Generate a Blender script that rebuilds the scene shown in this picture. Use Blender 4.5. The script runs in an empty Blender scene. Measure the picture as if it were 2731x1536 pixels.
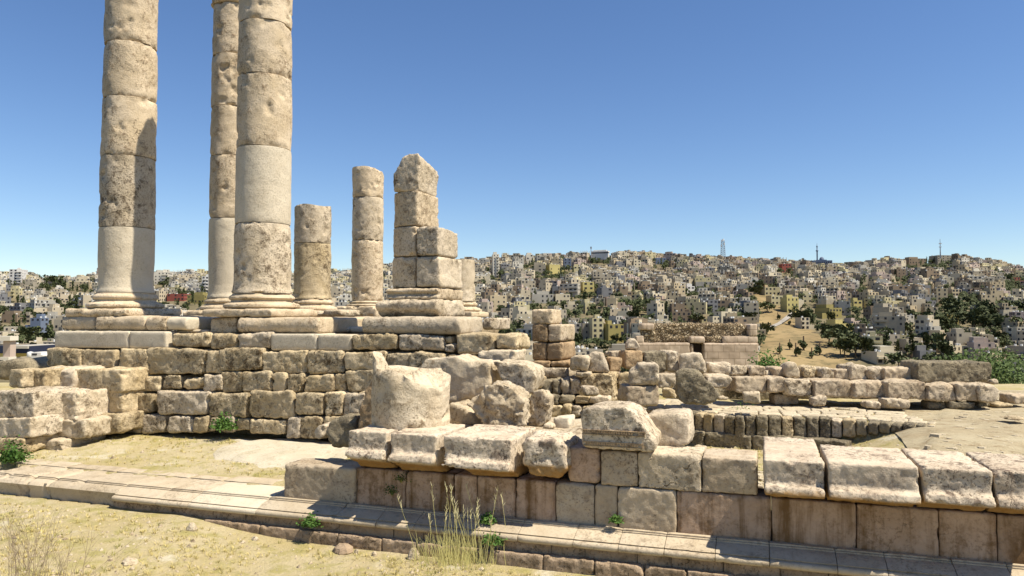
import bpy, bmesh, math, random
import numpy as np
from mathutils import Vector, Matrix, noise as mnoise
random.seed(7)
rng = np.random.default_rng(7)
R = math.radians
sc = bpy.context.scene
col = sc.collection

# ------------------------------------------------------------------ camera
EYE = 3.2                    # height of the lens above the near ground
YAW = R(18.5)                # the ruins are laid out square to the world axes
PITCH = R(2.24)
F = 1972.0                   # focal length in photo pixels (photo 2731 x 1536)
cam_d = bpy.data.cameras.new('camera')
cam = bpy.data.objects.new('camera', cam_d)
col.objects.link(cam)
cam_d.sensor_width = 36.0
cam_d.lens = 36.0 * F / 2731.0
cam_d.clip_start = 0.1
cam_d.clip_end = 6000
cam.location = (0, 0, EYE)
cam.rotation_euler = (R(90) + PITCH, 0, YAW)
sc.camera = cam

# ------------------------------------------------------------------ light
SUN_PHI, SUN_EL = R(22.8), R(58)      # sun to the right, a little behind the camera
fx, fy = -math.sin(YAW), math.cos(YAW)          # camera forward on the ground
rx, ry = math.cos(YAW), math.sin(YAW)           # camera right on the ground
def cw(x, y):                                   # camera-aligned ground coords -> world
    return (x * rx + y * fx, x * ry + y * fy)
sx_, sy_ = cw(math.cos(SUN_PHI), -math.sin(SUN_PHI))
sun_dir = Vector((sx_ * math.cos(SUN_EL), sy_ * math.cos(SUN_EL), math.sin(SUN_EL)))
sl = bpy.data.lights.new('sun', 'SUN')
sl.energy = 5.0
sl.angle = R(0.5)
sl.color = (1.0, 0.92, 0.77)
so = bpy.data.objects.new('sun', sl)
col.objects.link(so)
so.location = (20, -20, 60)
so.rotation_euler = sun_dir.to_track_quat('Z', 'Y').to_euler()

world = bpy.data.worlds.new('World')
sc.world = world
world.use_nodes = True
wn = world.node_tree
wn.nodes.clear()
sky = wn.nodes.new('ShaderNodeTexSky')
sky.sky_type = 'NISHITA'
sky.sun_disc = False
sky.sun_elevation = SUN_EL
sky.sun_rotation = math.atan2(sun_dir.x, sun_dir.y)
sky.altitude = 900
sky.air_density = 1.0
sky.dust_density = 0.3
sky.ozone_density = 2.0
bg = wn.nodes.new('ShaderNodeBackground')
bg.inputs[1].default_value = 0.084
wo = wn.nodes.new('ShaderNodeOutputWorld')
hs = wn.nodes.new('ShaderNodeHueSaturation')
hs.inputs['Saturation'].default_value = 1.16
hs.inputs['Hue'].default_value = 0.506
wn.links.new(sky.outputs[0], hs.inputs['Color'])
wn.links.new(hs.outputs[0], bg.inputs[0])
wn.links.new(bg.outputs[0], wo.inputs[0])
sc.view_settings.view_transform = 'Standard'
sc.view_settings.look = 'None'
sc.view_settings.exposure = 0.76
sc.view_settings.gamma = 1.0

# ------------------------------------------------------------------ projection helpers
REG = {0: (0, 0, 1), 1: (0, 560, 3.623), 2: (500, 560, 3.031), 3: (0, 860, 3.22), 4: (700, 860, 3.22),
       5: (1350, 780, 3.45), 6: (1950, 780, 3.298), 7: (1300, 1050, 2.981), 8: (1950, 1100, 3.298),
       9: (0, 1150, 3.22), 10: (700, 1150, 3.22), 11: (200, 0, 2.588), 12: (750, 380, 2.787),
       13: (1230, 620, 3.435), 14: (1900, 620, 3.1), 15: (900, 900, 4.293), 16: (0, 700, 5.573),
       'V': (0, 0, 0.94324)}
def S(r, x, y):
    a, b, s = REG[r]
    return a + x / s, b + y / s
CR = cam.rotation_euler.to_matrix()
def ray(px, py):
    return CR @ Vector(((px - 1365.5) / F, -(py - 768) / F, -1.0))
def on_w(px, py, w):                 # hit the vertical plane y = w
    d = ray(px, py); t = w / d.y
    return Vector((d.x * t, w, EYE + d.z * t))
def on_c(px, py, c):                 # hit the vertical plane at camera distance c
    d = ray(px, py); t = c / (d.x * fx + d.y * fy)
    return Vector((d.x * t, d.y * t, EYE + d.z * t))
def on_z(px, py, z):                 # hit the level plane, z relative to the eye
    d = ray(px, py); t = z / d.z
    return Vector((d.x * t, d.y * t, EYE + z))

# ------------------------------------------------------------------ scene tree helpers
def tag(o, label=None, cat=None, group=None, kind=None):
    if label: o['label'] = label
    if cat: o['category'] = cat
    if group: o['group'] = group
    if kind: o['kind'] = kind
    return o
def empty(name, loc, label, cat, group=None):
    o = bpy.data.objects.new(name, None)
    o.empty_display_size = 0.3
    o.location = loc
    col.objects.link(o)
    return tag(o, label, cat, group)
def new_obj(name, me, loc, parent=None):
    o = bpy.data.objects.new(name, me)
    col.objects.link(o)
    if parent is not None:
        o.parent = parent
        p = Vector((0, 0, 0)); q = parent
        while q is not None:
            p += q.location; q = q.parent
        o.location = Vector(loc) - p
    else:
        o.location = loc
    return o
def mesh_obj(name, verts, faces, mats, parent=None, smooth=True, origin=None, midx=None):
    v = np.asarray(verts, dtype=float).reshape(-1, 3)
    if origin is None:
        origin = Vector(((v[:, 0].min() + v[:, 0].max()) / 2, (v[:, 1].min() + v[:, 1].max()) / 2, v[:, 2].min()))
    me = bpy.data.meshes.new(name)
    me.from_pydata((v - np.array(origin)).tolist(), [], faces)
    if not isinstance(mats, (list, tuple)): mats = [mats]
    for m in mats: me.materials.append(m)
    if midx is not None: me.polygons.foreach_set('material_index', midx)
    me.polygons.foreach_set('use_smooth', [smooth] * len(me.polygons))
    me.update()
    return new_obj(name, me, origin, parent)

# ------------------------------------------------------------------ vectorised value noise
def _hash(i, j, k):
    n = (i * 374761393 + j * 668265263 + k * 2147483647 + 1274126177) & 0xffffffff
    n = ((n ^ (n >> 13)) * 1274126177) & 0xffffffff
    n = (n ^ (n >> 16)) & 0xffffffff
    return n / 4294967295.0 * 2 - 1
def vnoise(p):
    f = np.floor(p).astype(np.int64); t = p - f; t = t * t * (3 - 2 * t)
    x, y, z = f[:, 0], f[:, 1], f[:, 2]; u, v, w = t[:, 0], t[:, 1], t[:, 2]
    def L(a, b, t): return a + (b - a) * t
    return L(L(L(_hash(x, y, z), _hash(x + 1, y, z), u), L(_hash(x, y + 1, z), _hash(x + 1, y + 1, z), u), v),
             L(L(_hash(x, y, z + 1), _hash(x + 1, y, z + 1), u), L(_hash(x, y + 1, z + 1), _hash(x + 1, y + 1, z + 1), u), v), w)
def fbm(p, octs=3, rough=0.5):
    s = 0; a = 1; p = np.array(p, dtype=float)
    for _ in range(octs):
        s = s + a * vnoise(p); a *= rough; p = p * 2.03 + 17.3
    return s
def normals(me):
    n = np.empty(len(me.vertices) * 3)
    me.vertex_normals.foreach_get('vector', n)
    return n.reshape(-1, 3)

# ------------------------------------------------------------------ materials
def nodes(name):
    m = bpy.data.materials.new(name)
    m.use_nodes = True
    nt = m.node_tree
    b = nt.nodes['Principled BSDF']
    b.inputs['Roughness'].default_value = 0.9
    b.inputs['Specular IOR Level'].default_value = 0.15
    return m, nt, b
def N(nt, t, **kw):
    n = nt.nodes.new(t)
    for k, v in kw.items(): setattr(n, k, v)
    return n
def noise_n(nt, vec, scale, detail=6, rough=0.6, dist=0.0):
    n = N(nt, 'ShaderNodeTexNoise')
    n.inputs['Scale'].default_value = scale
    n.inputs['Detail'].default_value = detail
    n.inputs['Roughness'].default_value = rough
    n.inputs['Distortion'].default_value = dist
    nt.links.new(vec, n.inputs['Vector'])
    return n.outputs['Fac']
def ramp(nt, fac, a, b, c0=(0, 0, 0, 1), c1=(1, 1, 1, 1)):
    r = N(nt, 'ShaderNodeValToRGB')
    r.color_ramp.elements[0].position = a; r.color_ramp.elements[1].position = b
    r.color_ramp.elements[0].color = c0; r.color_ramp.elements[1].color = c1
    nt.links.new(fac, r.inputs[0])
    return r.outputs[0]
def mix(nt, fac, a, b, mode='MIX'):
    m = N(nt, 'ShaderNodeMix', data_type='RGBA', blend_type=mode)
    for i, v in ((0, fac), (6, a), (7, b)):
        if hasattr(v, 'is_linked') or isinstance(v, bpy.types.NodeSocket): nt.links.new(v, m.inputs[i])
        elif i == 0: m.inputs[0].default_value = v
        else: m.inputs[i].default_value = (*v, 1)
    return m.outputs[2]
def math_n(nt, op, a, b=None):
    m = N(nt, 'ShaderNodeMath', operation=op)
    for i, v in ((0, a), (1, b)):
        if v is None: continue
        if isinstance(v, bpy.types.NodeSocket): nt.links.new(v, m.inputs[i])
        else: m.inputs[i].default_value = v
    return m.outputs[0]

def stone_mat(name, ca, cb, dark, dark_amt=0.55, dark_lo=0.5, bump=0.6, fine=1.0, stains=None, ochre=None, rvar=0.25, pits=0.5, sc_=1.0):
    """limestone: two body tones, weathered dark patches, pits, optional run-down stains, optional ochre stain with painted bounce light low down"""
    m, nt, b = nodes(name)
    tc = N(nt, 'ShaderNodeTexCoord'); oi = N(nt, 'ShaderNodeObjectInfo')
    add = N(nt, 'ShaderNodeVectorMath', operation='MULTIPLY_ADD')
    cmb = N(nt, 'ShaderNodeCombineXYZ')
    for i in range(3): nt.links.new(oi.outputs['Random'], cmb.inputs[i])
    nt.links.new(cmb.outputs[0], add.inputs[0]); add.inputs[1].default_value = (37, 53, 71)
    nt.links.new(tc.outputs['Object'], add.inputs[2])
    v = add.outputs[0]
    n1 = noise_n(nt, v, 1.6 * sc_, 4, 0.6, 0.5)
    n2 = noise_n(nt, v, 5.5 * sc_, 8, 0.72, 0.3)
    n3 = noise_n(nt, v, 26 * sc_, 6, 0.7)
    base = mix(nt, ramp(nt, n1, 0.35, 0.65), ca, cb)
    dm = ramp(nt, n2, dark_lo - 0.01, dark_lo + 0.09)
    nb = noise_n(nt, v, 0.75 * sc_, 3, 0.55, 0.8)
    patch = ramp(nt, nb, 0.40, 0.58, (0.25, 0.25, 0.25, 1), (1, 1, 1, 1))
    dmf = math_n(nt, 'MULTIPLY', math_n(nt, 'MULTIPLY', dm, dark_amt), patch)
    base = mix(nt, dmf, base, dark)
    sp = ramp(nt, n3, 0.53, 0.61)
    base = mix(nt, math_n(nt, 'MULTIPLY', math_n(nt, 'MULTIPLY', sp, min(1, 0.7 * fine)), patch), base, tuple(0.55 * c for c in dark))
    lp = ramp(nt, n3, 0.30, 0.42, (1, 1, 1, 1), (0, 0, 0, 1))
    base = mix(nt, math_n(nt, 'MULTIPLY', lp, 0.30 * fine), base, tuple(min(0.8, 1.25 * c + 0.03) for c in ca))
    nd = noise_n(nt, v, 3.0 * sc_, 4, 0.6)
    cv_ = N(nt, 'ShaderNodeVectorMath', operation='MULTIPLY_ADD'); cmb2 = N(nt, 'ShaderNodeCombineXYZ')
    for i in range(3): nt.links.new(nd, cmb2.inputs[i])
    nt.links.new(cmb2.outputs[0], cv_.inputs[0]); cv_.inputs[1].default_value = (1.6, -1.3, 1.5); nt.links.new(v, cv_.inputs[2])
    ck = N(nt, 'ShaderNodeTexVoronoi', feature='DISTANCE_TO_EDGE'); ck.inputs['Scale'].default_value = 0.9 * sc_
    nt.links.new(cv_.outputs[0], ck.inputs['Vector'])
    crack = ramp(nt, ck.outputs['Distance'], 0.002, 0.012, (1, 1, 1, 1), (0, 0, 0, 1))
    crack = math_n(nt, 'MULTIPLY', crack, ramp(nt, n1, 0.54, 0.62))
    base = mix(nt, math_n(nt, 'MULTIPLY', crack, min(0.8, 0.7 * fine)), base, tuple(0.35 * c for c in dark))
    if stains:
        mp = N(nt, 'ShaderNodeMapping'); mp.inputs['Scale'].default_value = (4.6, 4.6, 0.5)
        nt.links.new(v, mp.inputs[0])
        ns = noise_n(nt, mp.outputs[0], 1.0, 5, 0.6, 0.2)
        st = ramp(nt, math_n(nt, 'ADD', ns, math_n(nt, 'MULTIPLY', n2, 0.25)), 0.60, 0.76)
        base = mix(nt, math_n(nt, 'MULTIPLY', st, stains[1]), base, stains[0])
    if ochre:  # ochre stain and warm bounce light, both painted into the lower part
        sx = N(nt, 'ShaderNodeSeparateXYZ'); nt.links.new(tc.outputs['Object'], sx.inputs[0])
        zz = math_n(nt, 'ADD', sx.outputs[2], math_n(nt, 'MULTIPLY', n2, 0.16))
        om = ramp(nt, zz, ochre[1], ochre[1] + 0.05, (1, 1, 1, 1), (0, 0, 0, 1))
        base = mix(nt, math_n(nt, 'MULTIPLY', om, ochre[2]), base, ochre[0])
    # value change from block to block
    hv = N(nt, 'ShaderNodeHueSaturation')
    nt.links.new(math_n(nt, 'MULTIPLY_ADD', oi.outputs['Random'], rvar), hv.inputs['Value'])
    hv.inputs['Value'].links[0].from_node.inputs[2].default_value = 1 - rvar / 2
    nt.links.new(base, hv.inputs['Color'])
    nt.links.new(hv.outputs[0], b.inputs['Base Color'])
    vor = N(nt, 'ShaderNodeTexVoronoi'); vor.inputs['Scale'].default_value = 34 * sc_
    nt.links.new(v, vor.inputs['Vector'])
    pit = ramp(nt, vor.outputs['Distance'], 0.05, 0.32)
    h = math_n(nt, 'ADD', math_n(nt, 'MULTIPLY', math_n(nt, 'MULTIPLY', n2, patch), 2.4), math_n(nt, 'MULTIPLY', n3, 1.0))
    h = math_n(nt, 'ADD', h, math_n(nt, 'MULTIPLY', pit, pits * 0.5))
    h = math_n(nt, 'SUBTRACT', h, math_n(nt, 'MULTIPLY', crack, 0.8))
    bp = N(nt, 'ShaderNodeBump'); bp.inputs['Strength'].default_value = bump; bp.inputs['Distance'].default_value = 0.035
    nt.links.new(h, bp.inputs['Height']); nt.links.new(bp.outputs[0], b.inputs['Normal'])
    return m

M = {}
M['clean'] = stone_mat('new cut limestone', (0.56, 0.49, 0.375), (0.50, 0.43, 0.32), (0.30, 0.24, 0.165), 0.3, 0.57, 0.3, 0.6, rvar=0.08, pits=0.6)
M['shaft'] = stone_mat('column limestone', (0.575, 0.47, 0.335), (0.465, 0.37, 0.245), (0.21, 0.145, 0.085), 0.8, 0.53, 0.5, 1.1, rvar=0.16)
M['rough'] = stone_mat('weathered podium limestone', (0.53, 0.43, 0.28), (0.40, 0.31, 0.18), (0.11, 0.075, 0.04), 0.95, 0.52, 0.75, 1.3, rvar=0.3)
M['grey'] = stone_mat('grey weathered limestone', (0.55, 0.465, 0.35), (0.44, 0.36, 0.25), (0.13, 0.095, 0.06), 0.92, 0.52, 0.6, 1.2, rvar=0.2)
M['brown'] = stone_mat('brown stained limestone', (0.40, 0.29, 0.175), (0.33, 0.23, 0.13), (0.18, 0.115, 0.06), 0.6, 0.5, 0.55, 1.0, rvar=0.2)
M['pale'] = stone_mat('pale fallen limestone', (0.53, 0.45, 0.33), (0.44, 0.355, 0.24), (0.18, 0.13, 0.075), 0.9, 0.52, 0.55, 1.1, rvar=0.14)
M['wall'] = stone_mat('stained ashlar', (0.45, 0.325, 0.235), (0.36, 0.25, 0.165), (0.19, 0.12, 0.065), 0.55, 0.52, 0.35, 0.6, stains=((0.13, 0.07, 0.025), 0.9), rvar=0.26, pits=0.3)
M['ashlar'] = stone_mat('warm grey ashlar', (0.45, 0.375, 0.275), (0.37, 0.29, 0.195), (0.18, 0.125, 0.085), 0.6, 0.52, 0.35, 1.1, rvar=0.2)
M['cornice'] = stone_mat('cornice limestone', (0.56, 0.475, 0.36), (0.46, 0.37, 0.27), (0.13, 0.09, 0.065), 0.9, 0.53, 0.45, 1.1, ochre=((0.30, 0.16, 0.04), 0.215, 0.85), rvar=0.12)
M['moulding'] = stone_mat('moulded plinth limestone', (0.47, 0.395, 0.29), (0.40, 0.325, 0.225), (0.20, 0.15, 0.10), 0.6, 0.53, 0.3, 0.6, rvar=0.16)
M['step'] = stone_mat('lower step limestone', (0.38, 0.285, 0.195), (0.31, 0.225, 0.145), (0.12, 0.085, 0.05), 0.6, 0.5, 0.5, 1.1, rvar=0.2)
M['darkstone'] = stone_mat('old stone with grey lichen', (0.34, 0.285, 0.19), (0.24, 0.20, 0.135), (0.09, 0.075, 0.055), 0.7, 0.48, 1.0, 1.2, rvar=0.25)
M['core'] = stone_mat('rubble core', (0.27, 0.21, 0.13), (0.20, 0.15, 0.09), (0.10, 0.07, 0.04), 0.6, 0.5, 1.0, 1.0, rvar=0.1)
M['pave'] = stone_mat('pale paving', (0.50, 0.43, 0.31), (0.44, 0.37, 0.26), (0.25, 0.20, 0.13), 0.4, 0.52, 0.5, 0.9, rvar=0.16)

# ------------------------------------------------------------------ worn stones: prism -> voxel remesh -> smoothed, chipped, roughened
PEND = []
def prism(name, front, back, mat, parent=None, vox=0.035, smooth=3, low=0.015, hi=0.006, chip=1.6, freq=3.0):
    """front/back: matching lists of 3-D points of the two end faces"""
    n = len(front)
    pts = [Vector(p) for p in front] + [Vector(p) for p in back]
    mn = [min(p[i] for p in pts) for i in range(3)]; mx = [max(p[i] for p in pts) for i in range(3)]
    org = Vector(((mn[0] + mx[0]) / 2, (mn[1] + mx[1]) / 2, mn[2]))
    bm = bmesh.new()
    vs = [bm.verts.new(p - org) for p in pts]
    fs = [bm.faces.new(vs[:n]), bm.faces.new(vs[n:])]
    for i in range(n):
        j = (i + 1) % n
        bm.faces.new((vs[i], vs[j], vs[n + j], vs[n + i]))
    bmesh.ops.triangulate(bm, faces=fs)
    bmesh.ops.recalc_face_normals(bm, faces=bm.faces)
    me = bpy.data.meshes.new(name); bm.to_mesh(me); bm.free()
    o = new_obj(name, me, org, parent)
    md = o.modifiers.new('r', 'REMESH'); md.mode = 'VOXEL'; md.voxel_size = vox; md.use_smooth_shade = True
    PEND.append((o, mat, smooth, low, hi, chip, freq))
    return o
def finish_stones():
    dg = bpy.context.evaluated_depsgraph_get()
    out = []
    for it in PEND:
        out.append(bpy.data.meshes.new_from_object(it[0].evaluated_get(dg)))
    for (o, mat, smooth, low, hi, chip, freq), me in zip(PEND, out):
        o.modifiers.clear()
        nv = len(me.vertices)
        if nv < 8:
            me = o.data
        else:
            p0 = np.empty(nv * 3); me.vertices.foreach_get('co', p0); p0 = p0.reshape(-1, 3)
            e = np.empty(len(me.edges) * 2, dtype=np.int32); me.edges.foreach_get('vertices', e); e = e.reshape(-1, 2)
            deg = np.bincount(e.ravel(), minlength=nv).astype(float)[:, None]
            p = p0.copy(); p1 = None
            for it in range(smooth + 9):
                s = np.zeros_like(p)
                for a in range(3):
                    s[:, a] = np.bincount(e[:, 0], p[e[:, 1], a], nv) + np.bincount(e[:, 1], p[e[:, 0], a], nv)
                q = p * 0.4 + (s / np.maximum(deg, 1)) * 0.6
                p = q
                if it == smooth - 1: p1 = p.copy()
            if p1 is None: p1 = p0
            dif = p - p1
            wp = p1 + np.array([random.uniform(0, 90) for _ in range(3)])
            c = np.clip((fbm(wp * 6.0, 3) - 0.28) * 3.6, 0, 1.2)[:, None] + 0.02
            p2 = p1 + dif * c * chip
            me.vertices.foreach_set('co', p2.ravel()); me.update()
            nn = normals(me)
            d = low * fbm(wp * freq, 3) + hi * fbm(wp * 16, 2)
            p3 = p2 + nn * d[:, None]
            me.vertices.foreach_set('co', p3.ravel())
        me.materials.clear(); me.materials.append(mat)
        me.polygons.foreach_set('use_smooth', [True] * len(me.polygons))
        me.update(); me.name = o.name
        o.data = me
    PEND.clear()

def jit(a): return random.uniform(-a, a)
def wstone(name, r, poly, w, t, mat, parent=None, taper=0.0, back=None, **kw):
    """stone whose camera-side face is the outline poly on the plane y = w, going back t metres"""
    f = [on_w(*S(r, x, y), w) for x, y in poly]
    cx = sum(p.x for p in f) / len(f); cz = sum(p.z for p in f) / len(f)
    bk = [Vector((cx + (p.x - cx) * (1 - taper), p.y + t, cz + (p.z - cz) * (1 - taper))) for p in f]
    return prism(name, f, bk, M[mat], parent, **kw)
def cstone(name, r, poly, c, t, mat, parent=None, taper=0.0, yaw=0.0, **kw):
    """the same on a plane facing the camera at distance c, turned by yaw"""
    f = [on_c(*S(r, x, y), c) for x, y in poly]
    cx = sum(p.x for p in f) / len(f); cy = sum(p.y for p in f) / len(f); cz = sum(p.z for p in f) / len(f)
    fw = Vector((fx, fy, 0)); rt = Vector((rx, ry, 0))
    q = []
    for p in f:
        u = (p.x - cx) * rx + (p.y - cy) * ry
        q.append(Vector((cx, cy, p.z)) + rt * (u * math.cos(yaw)) + fw * (u * math.sin(yaw)))
    dv = fw * math.cos(yaw) - rt * math.sin(yaw)
    bk = [Vector((cx, cy, cz)) * taper + p * (1 - taper) + dv * t for p in q]
    return prism(name, q, bk, M[mat], parent, **kw)
def rect(x0, x1, y0, y1, j=0.03):
    w, h = x1 - x0, y1 - y0; k = j * min(w, h)
    return [(x0 + jit(k), y1 + jit(k)), (x1 + jit(k), y1 + jit(k)), (x1 + jit(k), y0 + jit(k)), ((x0 + x1) / 2 + jit(w * .2), y0 + jit(k)), (x0 + jit(k), y0 + jit(k))]
def box(name, x0, x1, y0, y1, z0, z1, mat, parent=None, **kw):
    f = [(x0, y0, z0), (x1, y0, z0), (x1, y0, z1), (x0, y0, z1)]
    b = [(x0, y1, z0), (x1, y1, z0), (x1, y1, z1), (x0, y1, z1)]
    return prism(name, f, b, M[mat] if isinstance(mat, str) else mat, parent, **kw)

# ------------------------------------------------------------------ lathe, loft
def lathe(name, cx, cy, prof, mat, parent=None, nth=88, dz=0.045, amp=0.012, chip=0.05, top=None, lean=0.0, cap_amp=0.02):
    """turned stone: prof = [(r, z)...] bottom to top; edges of the two ends are chipped; top(th)->extra height"""
    rr = []; zz = []
    for (r0, z0), (r1, z1) in zip(prof[:-1], prof[1:]):
        n = max(1, int(math.hypot(r1 - r0, z1 - z0) / dz))
        for i in range(n):
            t = i / n; rr.append(r0 + (r1 - r0) * t); zz.append(z0 + (z1 - z0) * t)
    rr.append(prof[-1][0]); zz.append(prof[-1][1])
    rr = np.array(rr); zz = np.array(zz); nz = len(rr)
    th = np.linspace(0, 2 * np.pi, nth, endpoint=False)
    T, Z = np.meshgrid(th, zz); Rr = np.repeat(rr[:, None], nth, 1)
    off = np.array([random.uniform(0, 50) for _ in range(3)])
    P = np.stack([np.cos(T) * Rr, np.sin(T) * Rr, Z], -1).reshape(-1, 3)
    d = amp * fbm(P * 2.2 + off, 4, 0.6)
    g = np.clip(fbm(P * 3.1 + off + 9, 3) - 0.48, 0, 1) * amp * 7            # spalled hollows
    za = Z.ravel(); e0 = np.exp(-(za - zz[0]) / 0.06); e1 = np.exp(-(zz[-1] - za) / 0.06)
    ch = np.clip(fbm(np.stack([np.cos(T).ravel() * 3, np.sin(T).ravel() * 3, za * 4], -1) + off, 3) + 0.15, 0, 1.2)
    d = d - g - (e0 + e1) * (chip * ch + 0.006)
    r2 = Rr.ravel() + d
    z2 = za.copy()
    if top is not None:
        f = (za - zz[0]) / (zz[-1] - zz[0])
        z2 = z2 + np.array([top(t) for t in T.ravel()]) * f
    x = cx + np.cos(T.ravel()) * r2; y = cy + np.sin(T.ravel()) * r2
    verts = np.stack([x, y, z2], -1)
    faces = []
    for i in range(nz - 1):
        a = i * nth
        for j in range(nth):
            k = (j + 1) % nth
            faces.append((a + j, a + k, a + nth + k, a + nth + j))
    extra = []
    base = len(verts)
    for which, row in ((0, 0), (1, nz - 1)):       # domed rough caps: rings toward the middle
        prev = [row * nth + j for j in range(nth)]
        rowv = verts[row * nth:(row + 1) * nth]
        c = rowv.mean(0)
        for s in (0.80, 0.55, 0.28):
            ring = c + (rowv - c) * s
            if top is not None and which: ring[:, 2] = c[2] - 0.03 + (rowv[:, 2] - c[2]) * (0.8 if s > .7 else 0.08)
            ring[:, 2] += cap_amp * fbm(ring * 6 + off, 3)
            st = base + len(extra); extra += ring.tolist()
            for j in range(nth):
                k = (j + 1) % nth
                q = (prev[j], prev[k], st + k, st + j)
                faces.append(q if which else q[::-1])
            prev = [st + j for j in range(nth)]
        st = base + len(extra); extra.append(c.tolist())
        for j in range(nth):
            k = (j + 1) % nth
            q = (prev[j], prev[k], st)
            faces.append(q if which else q[::-1])
    o = mesh_obj(name, np.vstack([verts, np.array(extra)]), faces, M[mat], parent)
    o.data.set_sharp_from_angle(angle=R(50))
    return o
def loft(name, x0, x1, prof, mat, parent=None, dx=0.05, amp=0.004, chip=0.012, axis_fn=None):
    """straight run of a moulding profile prof = [(y, z)...] (closed) from x0 to x1"""
    pts = []
    n = len(prof)
    for i in range(n):
        a, b = prof[i], prof[(i + 1) % n]
        k = max(1, int(math.dist(a, b) / 0.06))
        for s in range(k): pts.append((a[0] + (b[0] - a[0]) * s / k, a[1] + (b[1] - a[1]) * s / k))
    pts = np.array(pts); m = len(pts)
    nx = max(2, int((x1 - x0) / dx)); xs = np.linspace(x0, x1, nx + 1)
    V = np.zeros((nx + 1, m, 3))
    V[:, :, 0] = xs[:, None]; V[:, :, 1] = pts[None, :, 0]; V[:, :, 2] = pts[None, :, 1]
    c = pts.mean(0); P = V.reshape(-1, 3)
    off = np.array([random.uniform(0, 50) for _ in range(3)])
    dirv = np.zeros_like(P); dirv[:, 1] = P[:, 1] - c[0]; dirv[:, 2] = P[:, 2] - c[1]
    dirv /= np.maximum(np.linalg.norm(dirv, axis=1, keepdims=True), 1e-6)
    d = amp * fbm(P * 4 + off, 3) - chip * 3 * np.clip(fbm(P * 5 + off + 5, 3) - 0.55, 0, 1)
    ex = np.minimum(P[:, 0] - x0, x1 - P[:, 0])
    d = d - np.exp(-ex / 0.03) * chip * (0.6 + np.clip(fbm(P * 9 + off, 2), 0, 1) * 1.5)
    P = P + dirv * d[:, None]
    faces = []
    for i in range(nx):
        for j in range(m):
            k = (j + 1) % m
            faces.append((i * m + j, i * m + k, (i + 1) * m + k, (i + 1) * m + j))
    faces.append(tuple(range(m))[::-1]); faces.append(tuple(nx * m + j for j in range(m)))
    o = mesh_obj(name, P, faces, M[mat] if isinstance(mat, str) else mat, parent)
    bm = bmesh.new(); bm.from_mesh(o.data); bmesh.ops.recalc_face_normals(bm, faces=bm.faces); bm.to_mesh(o.data); bm.free()
    o.data.set_sharp_from_angle(angle=R(32))
    return o
def pprism(name, x0, x1, prof, mat, parent=None, **kw):
    return prism(name, [(x0, y, z) for y, z in prof], [(x1, y, z) for y, z in prof], M[mat], parent, **kw)
def wx(r, x, y, w): return on_w(*S(r, x, y), w).x
def wz(r, x, y, w): return on_w(*S(r, x, y), w).z

# ------------------------------------------------------------------ the temple columns
ROW1 = 14.63
def col_base(parent, cx, cy, r, z0, z1, mat, worn=1.0, plinth=0.3):
    """square plinth, lower roll, hollow, upper roll between z0 and z1"""
    h = z1 - z0; ph = h * plinth; s = r * 1.46
    box('plinth', cx - s, cx + s, cy - s, cy + s, z0, z0 + ph, mat, parent, vox=0.04, smooth=4, chip=1.8 * worn, low=0.012)
    a = z0 + ph + 0.006; b = h - ph; R1 = r * 1.36; R2 = r * 1.14
    pr = [(R1 * .94, a), (R1, a + b * .12), (R1 * .985, a + b * .26), (R1 * .93, a + b * .34), (R1 * .86, a + b * .38), (r * 1.07, a + b * .46),
          (r * 1.06, a + b * .56), (r * 1.12, a + b * .60), (R2 * 1.01, a + b * .68), (R2, a + b * .78), (r * 1.09, a + b * .86), (r * 1.05, a + b * .90), (r * 1.045, z1 - 0.005)]
    lathe('base_moulding', cx, cy, pr, mat, parent, dz=0.025, amp=0.012 * worn, chip=0.02 * worn)
def column(name, label, cat, vx, w, joints, rb, rt, ztop_r, mats, basey, group=None, topfn=None, hbase=0.0, worn=1.0, basemat='shaft', flare=True, plinth=0.34):
    """joints: photo heights (full-view rows) of the drum joints from the shaft's foot up"""
    ctr = on_w(*S('V', vx, 700), w); cx, cy = ctr.x, w
    e = empty(name, (cx, cy, EYE + hbase), label, cat, group)
    zs = [on_w(*S('V', vx, j), w - rb * 0.9).z for j in joints]
    if ztop_r is not None: zs = [z for z in zs if z < EYE + ztop_r - .7] + [EYE + ztop_r]
    zb = zs[0]; zt = zs[-1]
    if basey: col_base(e, cx, cy, rb, EYE + hbase, zb, basemat, worn, plinth)
    n = len(zs) - 1
    for i in range(n):
        a, b = zs[i], zs[i + 1]
        ra = rb + (rt - rb) * (a - zb) / (zt - zb if ztop_r else 9.0); r_b = rb + (rt - rb) * (b - zb) / (zt - zb if ztop_r else 9.0)
        pr = [(ra, a + 0.008), (r_b, b - 0.008)]
        if i == 0 and flare:
            f = ra * 0.945 if name == 'tall_column' and mats[0] == 'clean' else ra
            pr = [(f * 1.09, a + 0.006), (f * 1.09, a + 0.05), (f * 1.045, a + 0.09), (f * 1.015, a + 0.2), (f, a + 0.38), ((f + r_b) / 2 + 0.01, (a + b) / 2), (r_b, b - 0.008)]
        mt = mats[i] if i < len(mats) else 'shaft'
        cl = mt == 'clean'
        lathe('drum', cx + jit(0.006), cy + jit(0.006), pr, mt, e, amp=0.003 if cl else 0.014, chip=0.014 if cl else 0.075,
              top=topfn if i == n - 1 else None, cap_amp=0.05 if i == n - 1 else 0.01)
    return e, cx, cy, zs
column('tall_column', 'tall standing column at far left with a smooth pale lowest drum and a long shadow down its right side', 'column', 318, ROW1,
       [735, 567, 385, 235, 95, -60, -215], 0.655, 0.60, 9.6, ['clean', 'grey', 'shaft', 'shaft', 'shaft'], True, 'three tall standing temple columns')
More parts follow.
